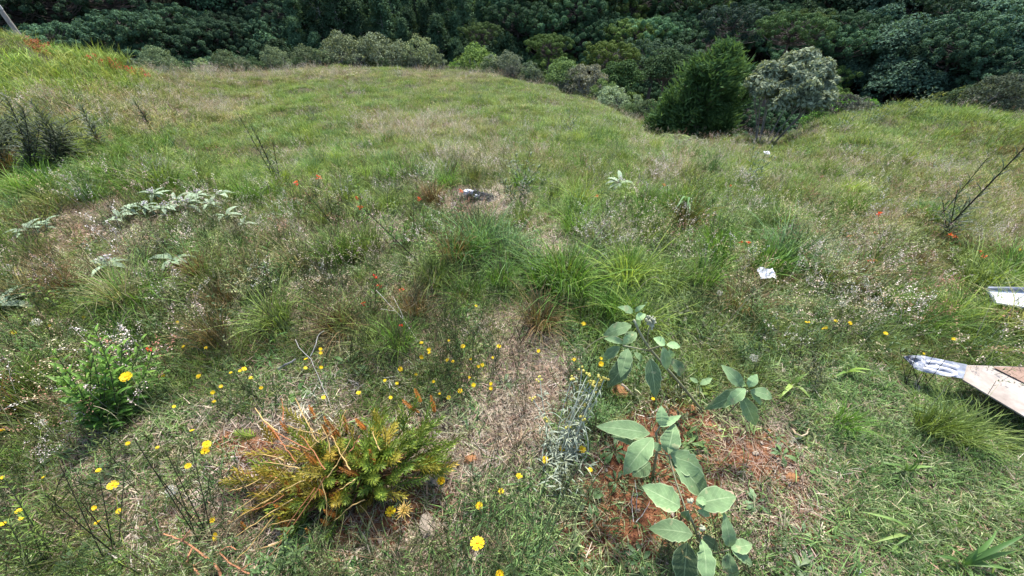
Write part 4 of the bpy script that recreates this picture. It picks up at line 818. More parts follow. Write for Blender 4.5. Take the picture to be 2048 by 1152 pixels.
tips = [(925,872,.12,0),(905,890,.1,0),(885,832,.16,0),(862,806,.2,0),(835,795,.22,0),(802,812,.24,0),(772,832,.24,0),(742,850,.24,0),(900,915,.1,0),(872,900,.16,0),(842,880,.2,0),(812,890,.24,0),(782,902,.26,0),(852,850,.2,0),(762,880,.26,0),(722,880,.26,0),
 (700,912,.26,0),(732,932,.27,0),(792,950,.22,0),(822,932,.22,0),(852,955,.16,0),(882,945,.12,0),(700,962,.22,0),(662,960,.2,0),(762,985,.2,0),(810,992,.16,1),(700,852,.22,1),(690,1002,.16,0),(640,862,.2,1),(620,882,.2,1),(600,862,.18,1),(580,892,.18,1),(560,905,.16,1),(612,932,.2,1),(640,922,.22,1),
 (592,952,.18,1),(662,900,.24,1),(682,880,.24,1),(562,1010,.12,1),(602,1022,.12,0),(625,990,.16,1),(642,1012,.14,0),(552,962,.14,1),(830,778,.26,2),(806,800,.26,2),(862,792,.22,2),(655,842,.24,2),(712,838,.26,2),(740,900,.3,2),(680,935,.28,2),(610,905,.24,2),(770,860,.28,1),(878,862,.16,0),(825,858,.25,0),(790,848,.25,1),(750,955,.26,0),(720,985,.2,0),(668,1005,.16,1),(845,915,.2,0),(865,925,.16,1)]
for i in range(70):
    a = rng.uniform(0, 6.28); q = rng.random()**.5; x, y = 600+165*q*math.cos(a), 948+140*q*math.sin(a); tips.append((x, y, max(.05, .24-.16*q+(.0 if y < 960 else -.05)+rng.normal(0, .02)), (0, 1, 1, 2, 2)[rng.integers(5)]))
for i in range(44):
    a = rng.uniform(0, 6.28); q = rng.random()**.5; x, y = 760+165*q*math.cos(a), 900+95*q*math.sin(a); tips.append((x, y, .27-.15*q*q-(.04 if y > 940 else 0)+rng.normal(0, .015), 0 if rng.random() < .9 else 1))
for (x, y, h, k) in tips:
    tp = np.array(tuple(at_h(x, y, h)))-O; cpt = np.array((0.02, .04, max(.02, h*.35))) if x > 690 else np.array((-.12, .03, max(.02, h*.3))); d = unit(cpt-tp); L_ = rng.uniform(.09, .15); p0 = tp+unit(d+rng.normal(0, .2, 3))*L_; p0[2] = max(p0[2], .01)
    if k == 2: p0 = tp+np.array((rng.normal(0, .02), rng.normal(0, .02), -.11))
    g = (GRN, YG, ORG)[k]; mixf = rng.random()*.25; tt = np.array(g)*(1-mixf)+np.array(YG if k == 0 else ORG)*mixf
    needled(p0, tp, 60 if k < 2 else 90, .036 if k < 2 else .016, tt*rng.uniform(.9, 1.35), None, .0058 if k < 2 else .0038, .85)
# splayed tuft facing up
cc = np.array(tuple(at_h(808, 1022, .16)))-O; mb = MB()
for i in range(46):
    a = i*2.39996; l = rng.uniform(.022, .038); q = (i/46)**.5; leaf(mb, cc, cc+l*np.array((math.cos(a)*q, math.sin(a)*q, 1.05-q)), .0036, arch=.08, segs=2, peak=.35)
part('needle_tuft', mb, M['needle'], root, tint=(.36, .27, .09))
# inner trunk and boughs
mb = MB(); tube(mb, [(0, 0, -.03), (.01, .02, .1), (.0, .04, .2)], [.011, .009, .005], 7, rnd=.5)
for (x, y, h, k) in tips[::2]:
    tp = np.array(tuple(at_h(x, y, h)))-O; tube(mb, curve((0, .01, rng.uniform(.02, .12)), tp*np.array([.7, .7, .6]), (0, 0, .01), 4), np.linspace(.005, .0025, 4), 5, rnd=.4)
part('trunk', mb, M['twig_tan'], root, tint=(.16, .075, .035))
def scaly(p0, p1, r, tint, par, name='bare_twig', bow=None):
    mb = MB(); c = curve(p0, p1, rng.normal(0, .005, 3) if bow is None else bow, 9)+rng.normal(0, .0013, (9, 3)); tube(mb, c, np.linspace(r, r*.6, 9), 6, rnd=.6); ax = unit(c[-1]-c[0]); n = int(np.linalg.norm(c[-1]-c[0])/.0022)
    for i in range(n):
        t = i/n*8; j = min(int(t), 7); p = c[j]+(c[j+1]-c[j])*(t-j); rad = unit(np.cross(ax, rng.normal(0, 1, 3))); leaf(mb, p+rad*r*.5, p+rad*r*rng.uniform(1.6, 3.6)+ax*.006, .0026, up=ax, arch=0, segs=1)
    return part(name, mb, M['twig_tan'], par, tint=tint)
for (a, e) in [((645,875,.22),(527,990,.10)),((650,955,.22),(540,1112,.09)),((570,990,.16),(500,1022,.06)),((555,862,.14),(510,815,.17)),((626,862,.2),(591,796,.24)),((565,842,.17),(563,797,.21)),((680,870,.26),(693,820,.32)),((645,880,.24),(683,840,.3)),((730,1000,.16),(667,1042,.10)),((655,955,.22),(700,880,.28)),
 ((566,940,.16),(470,1022,.06)),((560,985,.14),(455,1048,.05)),((585,1000,.13),(470,1075,.05)),((640,868,.22),(575,850,.22)),((600,900,.2),(500,880,.14)),((570,920,.16),(478,905,.1)),((560,960,.14),(480,950,.07)),((620,900,.22),(545,862,.2)),((640,960,.2),(652,1048,.09)),((710,960,.24),(680,980,.22)),((650,940,.24),(600,870,.28)),((700,940,.27),(662,870,.33)),
 ((590,1040,.1),(520,1060,.05)),((575,1075,.1),(505,1100,.04)),((640,885,.25),(620,845,.3)),((760,900,.3),(745,862,.34)),((560,880,.18),(530,845,.18)),((610,960,.2),(530,1005,.12)),((600,935,.2),(520,925,.13)),((550,1030,.09),(470,1125,.04)),((700,905,.3),(720,870,.34)),((660,905,.27),(640,850,.33)),((590,925,.2),(560,880,.24)),((545,945,.13),(455,985,.06)),((630,975,.18),(560,1075,.08))]:
    scaly(np.array(tuple(at_h(*a)))-O, np.array(tuple(at_h(*e)))-O, .0020, np.array(TAN if rng.random() < .62 else (.30, .12, .05))*rng.uniform(.8, 1.2), root)
g2 = ground_at(455, 1130); O2 = np.array(tuple(g2)); r2 = empty('fallen_conifer_bough', g2, 0, 'rusty brown bare conifer bough lying at the bottom left', 'dead branch')
for (a, e, r) in [((447,1160,.03),(366,1082,.09),.0042),((366,1082,.09),(325,1068,.11),.003),((366,1082,.09),(380,1062,.12),.003),((500,1150,.04),(440,1105,.07),.0035),((440,1105,.07),(470,1100,.09),.0026),((470,1160,.03),(500,1128,.06),.003),((384,1095,.08),(372,1125,.05),.003),((395,1150,.04),(384,1130,.05),.003)]:
    scaly(np.array(tuple(at_h(*a)))-O2, np.array(tuple(at_h(*e)))-O2, r, (.30, .14, .07), r2, 'twig')

# ------------------------------------------------------------------ yellow flowers
def head_mesh(n=15, r=1.0):
    mb = MB()
    for ring, (k, rr, z) in enumerate([(n, 1.0, 0), (n-3, .72, .12)]):
        for i in range(k):
            a = i*2*PI/k+ring*.2+rng.normal(0, .06); e = np.array((math.cos(a)*rr, math.sin(a)*rr, z+.18+rng.normal(0, .06))); s = np.array((-math.sin(a), math.cos(a), 0)); w_ = .135
            mb.add([np.array((0, 0, z))-s*.03, np.array((0, 0, z))+s*.03, e*.93+s*w_, e, e*.93-s*w_], tris=[(0, 1, 2), (0, 2, 4), (4, 2, 3)], a=np.tile([rng.random(), .5, .5], (5, 1)))
    return mb
HEADS = [head_mesh(15).mesh('flower_head', M['flower']), head_mesh(13).mesh('flower_head', M['flower']), head_mesh(17).mesh('flower_head', M['flower'])]
cm = MB(); blob(cm, (0, 0, .14), .26, squash=(1, 1, .6)); CENTRE = cm.mesh('flower_centre', M['flower'])
FL = [(955,1088,28,1),(781,1023,20,1),(882,963,17,1),(958,1011,14,1),(1002,983,12,1),(1000,1149,16,1),(1090,920,14,1),(1164,899,15,1),(1124,896,13,1),(1180,940,10,1),(1038,953,13,1),(253,754,20,1),(413,889,15,1),(411,901,15,1),(376,932,11,1),(226,971,18,1),(197,941,9,0),(188,1016,9,0),(238,1022,10,0),(195,1046,11,0),(431,1073,15,1),(425,1040,11,0),
 (38,1022,12,0),(43,1036,8,0),(5,1048,11,0),(2,862,10,0),(207,816,10,0),(328,753,9,0),(398,753,10,0),(348,813,6,0),(384,861,8,0),(315,895,7,0),(256,887,8,0),(5,955,7,0),(88,955,7,0),(28,665,10,0),(168,635,8,0),(142,586,7,0),(98,652,6,0),(355,645,7,0),(367,693,7,0),(412,696,6,0),(426,785,9,0),(428,803,7,0),(442,773,7,0),(488,738,9,0),(502,756,8,0),(462,746,6,0),(480,742,6,0),
 (641,698,7,0),(642,706,7,0),(612,718,8,0),(611,736,7,0),(642,735,7,0),(647,795,8,0),(717,786,9,0),(781,795,7,0),(794,767,7,0),(770,761,7,0),(843,686,8,0),(858,699,8,0),(859,706,8,0),(844,714,9,0),(801,738,10,0),(832,749,6,0),(867,763,6,0),(895,720,8,0),(906,723,8,0),(926,693,9,0),(942,718,6,0),(964,730,9,0),(957,733,7,0),(986,715,6,0),(998,693,9,0),(939,755,6,0),(947,770,9,0),(982,768,8,0),(982,777,8,0),(920,782,10,0),(897,795,9,0),(879,787,6,0),(898,681,6,0),(952,612,6,0),(522,776,7,0),
 (1167,648,9,0),(1148,720,10,0),(1202,728,11,0),(1202,717,6,0),(1077,702,8,0),(1306,798,7,0),(1615,645,9,0),(1671,642,7,0),(1700,646,8,0),(1652,655,7,0),(1645,657,6,0),(1771,667,8,0),(1907,678,7,0),(1847,707,5,0),(2040,500,6,0)]
DESC = {(955,1088):'largest fully open yellow flower, bottom centre',(781,1023):'yellow flower in front of the brown splayed needle tuft',(882,963):'yellow flower right of the conifer seedling',(958,1011):'yellow flower above the largest one',(1002,983):'yellow flower up and right of the largest one',(1000,1149):'yellow flower cut by the bottom edge',
 (1090,920):'left one of two yellow flowers beside the grey-leaved shrub',(1164,899):'yellow flower closest to the grey-leaved shrub leaves',(1124,896):'yellow flower between two others just left of the grey-leaved shrub',(1180,940):'small half-open yellow flower under the grey-leaved shrub',(1038,953):'yellow flower below the silvery everlasting',(253,754):'big yellow flower over the leafy milkweed on the left',
 (413,889):'upper one of two touching yellow flowers left of the seedling',(411,901):'lower one of two touching yellow flowers left of the seedling',(376,932):'yellow flower just below the touching pair',(226,971):'yellow flower with a dark centre in the lower left',(431,1073):'yellow flower beside the rusty conifer bough'}
for i, (px, py, d, big) in enumerate(FL):
    vz = -float(ray(px, py)[2]); dep = FPX*.034/d; h = CAMZ-vz*dep; h = min(max(h, .07), .36 if py > 800 else .26); p = at_h(px, py, h) if py > 560 else above(ground_at(px, py+14), px, py)
    p_d = p.y*CP-(p.z-CAMZ)*SP; s = d*p_d/FPX/2
    off = Vector((rng.normal(0, .05), rng.normal(0.03, .05), 0)); g = Vector((p.x+off.x, p.y+off.y, gz(p.x+off.x, p.y+off.y))); q = DESC.get((px, py))
    if not q:
        area = 'among the lower left weeds' if px < 520 and py > 800 else 'at the left around the leafy milkweed' if px < 520 else 'by the white forked twig' if px < 680 else 'above the conifer seedling' if px < 830 else 'in the scattered patch over the bare path' if px < 1040 else 'left of the grey-leaved shrub top' if px < 1310 else 'in the tall grass on the right'
        q = f'small yellow flower {area}'
    root = empty('yellow_wildflower', g, 0, q, 'flower', 'yellow wildflowers'); sm = MB(); tube(sm, curve((0, 0, -.01), np.array(tuple(p-g)), (rng.normal(0, .015), rng.normal(0, .015), 0), 6), np.linspace(.0014, .0010, 6), 4); part('stem', sm, M['weed'], root, tint=(.13, .17, .07))
    hd = link('flower_head', HEADS[i % 3], root, (.80, .60, .015)); hd.location = p-g; hd.scale = (s*1.05, s*1.05, s*rng.uniform(.7, 2.2)); tl = unit(np.array([0, 0, CAMZ])-np.array(tuple(p)))*.5+np.array((rng.normal(0, .45), rng.normal(0, .35), .8)); hd.rotation_euler = Vector(tl).to_track_quat('Z', 'Y').to_euler()
    if d > 9: ce = link('centre', CENTRE, hd, (.62, .36, .01))
# white puffs and white flowers
pm = MB()
for i in range(150):
    d = unit(rng.normal(0, 1, 3)+np.array([0, 0, .2])); leafquads(pm, np.array([d*rng.uniform(.6, 1)]), .16, np.array([d]), .8, 1.8)
for i in range(40):
    d = unit(rng.normal(0, 1, 3)); leaf(pm, (0, 0, 0), d*.9, .05, segs=1)
PUFF = pm.mesh('seed_puff', M['flower'])
for (px, py, d, lab) in [(73,644,15,'white fluffy seed head at the left edge above the dark grass'),(85,846,15,'pinkish white seed head in the brown grass at lower left'),(45,760,11,'faded seed head in the tangled grass at the left edge'),(342,982,20,'largest dry white seed head, lower left'),(457,647,9,'cream seed head on a pale stalk left of centre'),(1440,586,11,'white seed head left of the torn white paper'),(1508,716,15,'white seed head right of the tall grey-leaved shrub'),(1686,608,12,'white fluffy head over the yellow flowers on the right'),
 (20,349,6,'small white flower in the tussocks at the far left'),(181,371,7,'round white flower above the bare patch on the left'),(209,309,6,'white flower before the dark weeds on the left'),(742,288,5,'tiny white flower on the slope left of centre'),(725,355,5,'tiny white flower beside the bright green tussock'),(1270,461,9,'bright white flower right of centre in the grass'),(1288,440,6,'small white flower above the bright white one'),(1306,441,6,'small white flower right of another above the bright white one'),
 (1188,463,5,'white bud left of the bright white flower'),(1906,498,9,'left one of two round white flowers on the right'),(1917,499,9,'right one of two round white flowers on the right'),(1735,511,7,'white flower beside the red one near the right stems'),(1728,568,10,'pair-forming white flower over the right board, left'),(1740,573,9,'pair-forming white flower over the right board, right'),(1422,387,6,'white flower at the edge of the curly grass'),(1836,358,6,'white flower on the right slope'),
 (1665,640,8,'pale seed head at the yellow flowers on the right'),(1868,594,8,'white seed head left of the white board'),(2020,520,7,'white head at the right edge over the white board'),(1310,648,0,'')][:27]:
    if not d: continue
    g = ground_at(px, py+d*1.5+(14 if py > 560 else 5)); p = above(g, px, py); s = pxw(d, p)/2; root = empty('white_seed_head', g, 0, lab, 'flower', 'white seed heads'); sm = MB(); tube(sm, curve((0, 0, -.01), np.array(tuple(p-g)), (.01, 0, 0), 4), .0013, 4); part('stem', sm, M['weed'], root, tint=(.18, .19, .10))
    hd = link('seed_puff', PUFF, root, (.62, .60, .54)); hd.location = p-g; hd.scale = (s*1.1,)*3
for i in range(26):
    px, py = [(1670+rng.uniform(-25, 45), 262+rng.uniform(-12, 20)), (1745+rng.uniform(-25, 20), 250+rng.uniform(-15, 20)), (700+rng.uniform(-12, 14), 146+rng.uniform(-3, 4))][i % 3 if i < 24 else 0]
    g = ground_at(px, py+5); p = above(g, px, py); root = empty('white_daisy', g, 0, ('white daisy on the right mound left of the dark tuft' if i % 3 < 2 else 'white daisy far up near the crest'), 'flower', 'white daisies'); s = .035 if i % 3 < 2 else .07
    sm = MB(); tube(sm, [(0, 0, 0), tuple(p-g)], .003, 3); part('stem', sm, M['weed'], root, tint=(.1, .14, .05)); hd = link('flower_head', HEADS[i % 3], root, (.75, .75, .70)); hd.location = p-g; hd.scale = (s, s, s); hd.rotation_euler = (-.5, rng.normal(0, .3), 0)

# ------------------------------------------------------------------ leafy stems: milkweeds, dark weeds
def leafy_stem(mb, sm, p0, p1, n, ll, lw, t0=.15, bow=(0, 0, 0), up=.35, rad=.0022, mi=0, segs=4, rows=1):
    p0, p1 = np.array(tuple(p0)), np.array(tuple(p1)); c = curve(p0, p1, bow, 8); tube(sm, c, np.linspace(rad, rad*.6, 8), 5, rnd=.3); ax = unit(p1-p0)
    for i in range(n):
        t = t0+(1-t0)*i/(n-1); p = p0+(p1-p0)*t+np.array(bow)*(4*t*(1-t)); a = i*2.39996+rng.normal(0, .2); s = unit(np.cross(ax, [.1, .3, 1.])) if abs(ax[2]) < .9 else np.array([1., 0, 0]); u = np.cross(s, ax); d = math.cos(a)*s+math.sin(a)*u
        l = ll*(1.1-.55*t)*rng.uniform(.75, 1.15); leaf(mb, p, p+l*unit(d+ax*(up+.7*t)+np.array((0, 0, .1))), lw*(1.1-.5*t), up=(0, -.2, 1), arch=.12, segs=segs, rnd=min(1, max(0, t*.8+rng.normal(0, .15))))
def blossom(mb, c, r, n=16):
    for i in range(n):
        d = unit(rng.normal(0, 1, 3)+np.array([0, -.2, .6])); p = c+d*r*.3; leaf(mb, p, p+d*r*rng.uniform(.6, 1.1), r*.42, segs=2, peak=.6)
def milkweed(px, py, tops, hgt_, label, ll=.05, lw=.011, tint=(.085, .17, .035), flowers=(), n=16):
    g = ground_at(px, py); O = np.array(tuple(g)); root = empty('milkweed', g, 0, label, 'plant', 'milkweeds')
    for (x, y) in tops:
        t = np.array(tuple(above((g.x*rng.uniform(.97, 1.03), g.y), x, y)))-O; t[2] = max(t[2], .06); sm, mb = MB(), MB(); leafy_stem(mb, sm, (rng.normal(0, .02), rng.normal(0, .02), -.01), t, n, ll, lw, bow=(rng.normal(0, .02), 0, 0)); s = part('stem', sm, M['weed'], root, tint=(.09, .10, .05)); 
        lo = mb.obj('leaves', M['weed'], s, tint=np.array(tint)*rng.uniform(.8, 1.3))
    for (x, y, r) in flowers:
        p = above(g, x, y); c = np.array(tuple(p))-O; rr = max(pxw(r, p)*.55, .0045); mb = MB(); blossom(mb, c, rr*1.15); part('red_blossom', mb, M['flower'], root, tint=(.62, .085, .02)); mb = MB(); blossom(mb, c+np.array((.3*rr, 0, rr*.5)), rr*.5, 6); part('yellow_blossom', mb, M['flower'], root, tint=(.75, .45, .03))
milkweed(215, 858, [(175,674),(108,706),(245,688),(285,676),(305,700),(212,728),(255,742),(170,738),(130,745),(300,735),(330,745),(200,700),(275,770),(150,780),(235,790),(320,790),(190,660),(185,720),(225,700),(260,715),(120,770),(345,780),(200,770),(110,740)], .5, 'big leafy milkweed bush behind the big yellow flower on the left', .075, .018, (.14,.26,.05), [(298,700,9)], 22)
for (bx, by, tops, fl, lab, ll) in [
 (600,440,[(598,368),(612,375)],[(594,366,9)],'milkweed with one red flower left of the tussock slope',.05), (650,420,[(636,355),(655,350)],[(637,356,9)],'milkweed with red flower right beside the leftmost red one',.05),
 (735,455,[(712,360),(722,385),(716,372)],[(714,396,6),(722,416,10)],'milkweed with a leafy light green spire and two red blossoms',.06), (845,480,[(830,368),(826,378)],[(838,399,8)],'milkweed with pale tip and a dull red blossom beside the bright tussock',.06),
 (925,460,[(898,362),(910,372),(885,395)],[(922,383,8)],'milkweed with an orange-red flower beside the ash heap',.055), (800,500,[(765,432),(786,448),(808,452)],[],'light green leafy milkweed without flowers left of centre',.065), (880,500,[(870,440),(895,452),(918,436),(860,470)],[],'light green leafy milkweed between the dark stem and the bare path',.06),
 (545,570,[(535,485),(545,520),(528,530),(560,510)],[],'leafy green milkweed standing over the dry left meadow',.06), (575,560,[(575,520),(590,535)],[],'bluish leafy stem right of the green milkweed on the left',.06), (755,610,[(748,545),(757,565)],[(750,553,8),(758,572,7)],'milkweed with orange blossoms in the centre left',.05),
 (800,610,[(800,572)],[(803,580,8)],'single orange-topped milkweed beside the olive tussock',.04), (805,690,[(800,640)],[(803,653,9)],'low milkweed with one red flower above the bare path',.04), (728,640,[(727,600)],[(727,607,8)],'low milkweed with dull orange flower above the brown tussocks',.04),
 (1210,470,[(1195,380),(1215,400),(1220,420)],[(1194,393,6)],'dark milkweed with a yellow-orange flower right of centre',.05), (1470,520,[(1455,468),(1470,472)],[],'light green leafy top left of the red flowers on the right',.06), (1500,530,[(1485,478),(1503,475)],[(1482,485,7),(1496,487,8)],'milkweed with a flat red flower cluster right of centre',.05), (1380,490,[(1381,455)],[],'small light green leafy top in the olive grass right of centre',.05),
 (1712,510,[(1700,472)],[(1699,474,7)],'small milkweed with a red flower left of the leaning black stems',.035), (1760,470,[(1756,425)],[(1757,428,9)],'milkweed with a red and yellow flower behind the reddish grass on the right',.04), (1752,500,[(1750,464)],[(1751,466,6)],'milkweed with small orange flower below the red and yellow one',.035), (1745,560,[(1742,515),(1752,522)],[(1739,523,6),(1750,521,5)],'milkweed with two red flowers beside a white one',.04),
 (1900,520,[(1898,465),(1915,460)],[(1899,471,8),(1910,474,7)],'milkweed with the widest red blossoms at the foot of the black stems',.045), (1962,560,[(1958,500)],[(1959,503,5),(1968,514,8)],'milkweed with yellow and orange blossom near the right edge',.04), (1330,400,[(1326,366)],[(1327,370,6)],'tiny milkweed with red bud beside the lone silver-leaved plant',.03), (1458,400,[(1462,358)],[(1461,372,4)],'small dark milkweed in the curly grass',.03)]:
    milkweed(bx, by, tops, .3, lab, ll, ll*.2, (.12,.23,.045) if 'light' in lab else (.095,.18,.045), fl, 12)
def dark_weed(px, py, tops, label, ll=.05, lw=.005, tint=(.06, .085, .04), bark=(.03, .025, .018), n=26, rad=.003, t0=.1, name='dark_weed', bow=(0, 0, 0)):
    g = ground_at(px, py); O = np.array(tuple(g)); root = empty(name, g, 0, label, 'weed', 'dark tall weeds')
    for (x, y) in tops:
        t = np.array(tuple(above((g.x*rng.uniform(.97, 1.03), g.y*rng.uniform(.99, 1.02)), x, y)))-O; sm, mb = MB(), MB(); leafy_stem(mb, sm, (rng.normal(0, .03), rng.normal(0, .03), -.02), t, n, ll, lw, t0=t0, up=.2, rad=rad, segs=3, bow=bow); s = part('stem', sm, M['straw'], root, tint=bark); mb.obj('leaves', M['weed'], s, tint=np.array(tint)*rng.uniform(.8, 1.2))
for i, (bx, by, tops) in enumerate([(25,345,[(5,200),(20,235),(-10,260),(40,250)]),(60,345,[(12,195),(45,215),(60,250),(80,240)]),(100,335,[(75,225),(62,205),(110,250),(95,265)]),(140,325,[(100,235),(125,255),(150,270)]),(5,320,[(-30,225),(0,250),(-15,280)]),(175,320,[(160,235),(140,262),(178,275)]),(205,300,[(165,215),(190,250)]),(300,255,[(270,205),(290,225)]),(345,262,[(328,228),(340,240)]),(85,300,[(60,228),(90,245)]),(40,300,[(30,240),(15,250)])]):
    dark_weed(bx, by, tops, ['dark narrow-leaved weed nearest the left edge','dark weed with the tallest bent stems at the left','dark bushy weed in the middle of the left thicket','dark weed at the right side of the left thicket','dark weed half cut by the left edge','dark weed standing before the pinkish grass','slim dark weed rising over the pinkish grass','small dark weed alone in the seeding grass','smallest dark weed alone left of the open slope','dark weed behind the middle of the left thicket','dark weed behind the left end of the thicket'][i], .14 if by > 290 else .12, .018, (.085,.105,.06), n=56, rad=.0045, bow=(rng.normal(0, .08), 0, .05), t0=.02)
dark_weed(560, 375, [(478,232),(510,262),(545,285),(500,248)], 'dark leaning weed with black stems left of the red flowers', .10, .011, n=34, rad=.004, t0=.1)
dark_weed(672, 465, [(612,385),(655,392)], 'thin dark weed leaning left over the thatch', .05, .006, n=16, rad=.003)
dark_weed(856, 545, [(728,418)], 'long black slanting stem with fresh leaves left of centre', .06, .009, (.09,.17,.045), n=20, rad=.0035, t0=.4)
dark_weed(1883, 478, [(2062,282)], 'longest black leaning stem at the right edge', .17, .012, (.05,.075,.04), n=34, rad=.0065, t0=.12)
dark_weed(1872, 458, [(1975,316)], 'thinner black stem parallel to the longest one on the right', .15, .010, (.05,.075,.04), n=24, rad=.004, t0=.15)
dark_weed(1895, 478, [(1915,380),(1935,400),(1885,400)], 'dark leafy weed at the foot of the black stems', .14, .013, (.05,.08,.035), n=24, rad=.004)
dark_weed(1180, 800, [(1200,690)], 'slim green stalk before the tall grey-leaved shrub', .03, .006, (.08,.13,.04), n=10, rad=.0015)
dark_weed(1610, 760, [(1590,690),(1620,680),(1640,690),(1605,670),(1660,690),(1575,705)], 'broom-like dark weed under the yellow flowers on the right', .02, .003, n=16, rad=.0015)
dark_weed(1835, 790, [(1800,700),(1840,690),(1870,705),(1820,715),(1890,720),(1850,730)], 'broom-like brown weed growing over the printed grey sheet', .02, .003, (.12,.08,.04), n=16, rad=.0015)
dark_weed(1030, 690, [(1060,620),(1045,630),(1075,635),(1035,650),(1062,650)], 'brown dead twiggy weed beside the bare path', .015, .002, (.12,.08,.05), (.10,.06,.04), n=10, rad=.0018)
dark_weed(230, 1110, [(120,930),(200,960),(250,930),(160,1000),(290,990),(90,990)], 'sprawling dark-stalked weed in the lower left corner', .025, .004, (.09,.13,.05), (.06,.055,.03), n=10, rad=.0019)
dark_weed(400, 1090, [(270,880),(330,900),(380,880),(420,950),(350,960),(300,930)], 'sprawling wiry weed left of the conifer seedling', .02, .003, (.09,.13,.05), (.06,.06,.03), n=8, rad=.0019)
dark_weed(110, 1130, [(10,960),(40,1000),(60,1060),(20,1050)], 'light green feathery weed at the left bottom edge', .035, .006, (.16,.24,.05), (.10,.12,.05), n=34, rad=.002)
dark_weed(230, 940, [(60,880),(180,860),(215,830),(250,880)], 'light green bushy weed with yellow buds below the milkweed bush', .03, .005, (.15,.20,.06), (.10,.11,.05), n=26, rad=.0018)
for (px, py, s, lab) in [(1143,262,1.1,'small dark bush standing alone on the slope right of centre'),(1815,236,1.6,'dark round tuft on the right mound crest'),(1730,258,1.5,'dark bush between the white daisies on the right mound'),(1756,248,1.2,'dark bush right of the first on the right mound'),(628,236,.9,'small dark tuft on the slope left of centre'),(1048,400,1.0,'dark green leafy bush right of the ash heap'),(1495,372,1.0,'dark bushy tuft right of the curly grass'),(1680,265,1.4,'dark bush under the first white daisies'),(975,188,1.3,'faint dark bush in the upper slope'),(960,205,1.2,'second faint dark bush in the upper slope')]:
    o = SRC['sprig'][0].copy(); col.objects.link(o); o.location = ground_at(px, py); o.scale = (s*2.2, s*2.2, s*1.8); o['tint'] = [.05, .085, .035]; tag(o, lab, 'bush', 'dark bushes on the slope')
dark_weed(1050, 1135, [(1000,965),(1100,935),(1130,962),(960,1015),(1062,942),(1090,965),(1150,925),(1172,905),(1190,960),(1120,1000),(1030,1000),(1145,985)], 'tangle of slim leafless green stalks left of the red soil', .03, .004, (.10,.17,.06), (.12,.17,.07), n=4, rad=.0013)
dark_weed(950, 1150, [(900,1010),(985,1000),(930,985),(870,1060)], 'few slim green stalks at the bottom centre', .03, .004, (.10,.17,.06), (.12,.17,.07), n=4, rad=.0013)
dark_weed(1960, 850, [(1992,762),(1935,800)], 'two dark bristly grass stems in front of the brown board', .02, .003, (.13,.12,.06), (.09,.08,.05), n=10, rad=.0013)
dark_weed(2040, 890, [(2022,806)], 'dark bristly grass stem at the right edge below the board', .02, .003, (.13,.12,.06), (.09,.08,.05), n=10, rad=.0013)
# red flowers on the bank
for i in range(58):
    if i < 42: px = 172+rng.beta(1.5, 1.5)*128; py = 112+(px-170)*.29+rng.normal(0, 3.5)
    else: px = 45+rng.random()*65; py = 84+(px-45)*.20+rng.normal(0, 2.5)
    g = ground_at(px, py+14); f = rng.uniform(1.0, 1.04); g = Vector((g.x*f, g.y*f, gz(g.x*f, g.y*f))); p = above(g, px, py); p.z = min(p.z, g.z+1.2); lab = 'red flower spike in the dense red patch on the left bank' if i < 42 else 'orange-red flower spike beside the utility pole foot'
    root = empty('red_flower_spike', g, 0, lab, 'flower', 'red flowers on the left bank'); O = np.array(tuple(g)); t = np.array(tuple(p))-O; sm = MB(); tube(sm, [(0, 0, 0), tuple(t*.6), tuple(t)], [.006, .005, .003], 3); part('stem', sm, M['weed'], root, tint=(.12, .18, .04)); mb = MB()
    for k in range(7): blossom(mb, t+np.array((rng.normal(0, .05), rng.normal(0, .03), rng.uniform(-.12, .06))), .042, 7)
    part('blossoms', mb, M['flower'], root, tint=(.48, .025, .02) if i < 42 else (.30, .12, .05))
# ferns by the conifer
for (px, py, s, lab, tn) in [(1350,292,1.0,'yellow-green fern clump at the foot of the big conifer',(.15,.22,.04)),(1465,272,.9,'fern reaching out below the right side of the conifer',(.12,.22,.05)),(1395,296,.7,'low pale fern between two taller ones under the conifer',(.13,.19,.05))]:
    g = ground_at(px, py); root = empty('fern', g, 0, lab, 'fern', 'ferns under the conifer')
    for k in range(11):
        a = k*2.4; L_ = .55*s*rng.uniform(.7, 1.1); mb = MB(); c = curve((0, 0, 0), (math.cos(a)*L_, math.sin(a)*L_, L_*.45), (0, 0, L_*.3), 12); tube(mb, c, .004, 3)
        for j in range(2, 12):
            tg = unit(c[j]-c[j-1]); sd = unit(np.cross(tg, [0, 0, 1.0])); w_ = .16*s*math.sin(PI*(j/12)**.6+.1)
            for q in (-1, 1): leaf(mb, c[j], c[j]+sd*q*w_+tg*w_*.4, .03*s, segs=3)
        part('frond', mb, M['weed'], root, tint=np.array(tn)*rng.uniform(.8, 1.2))

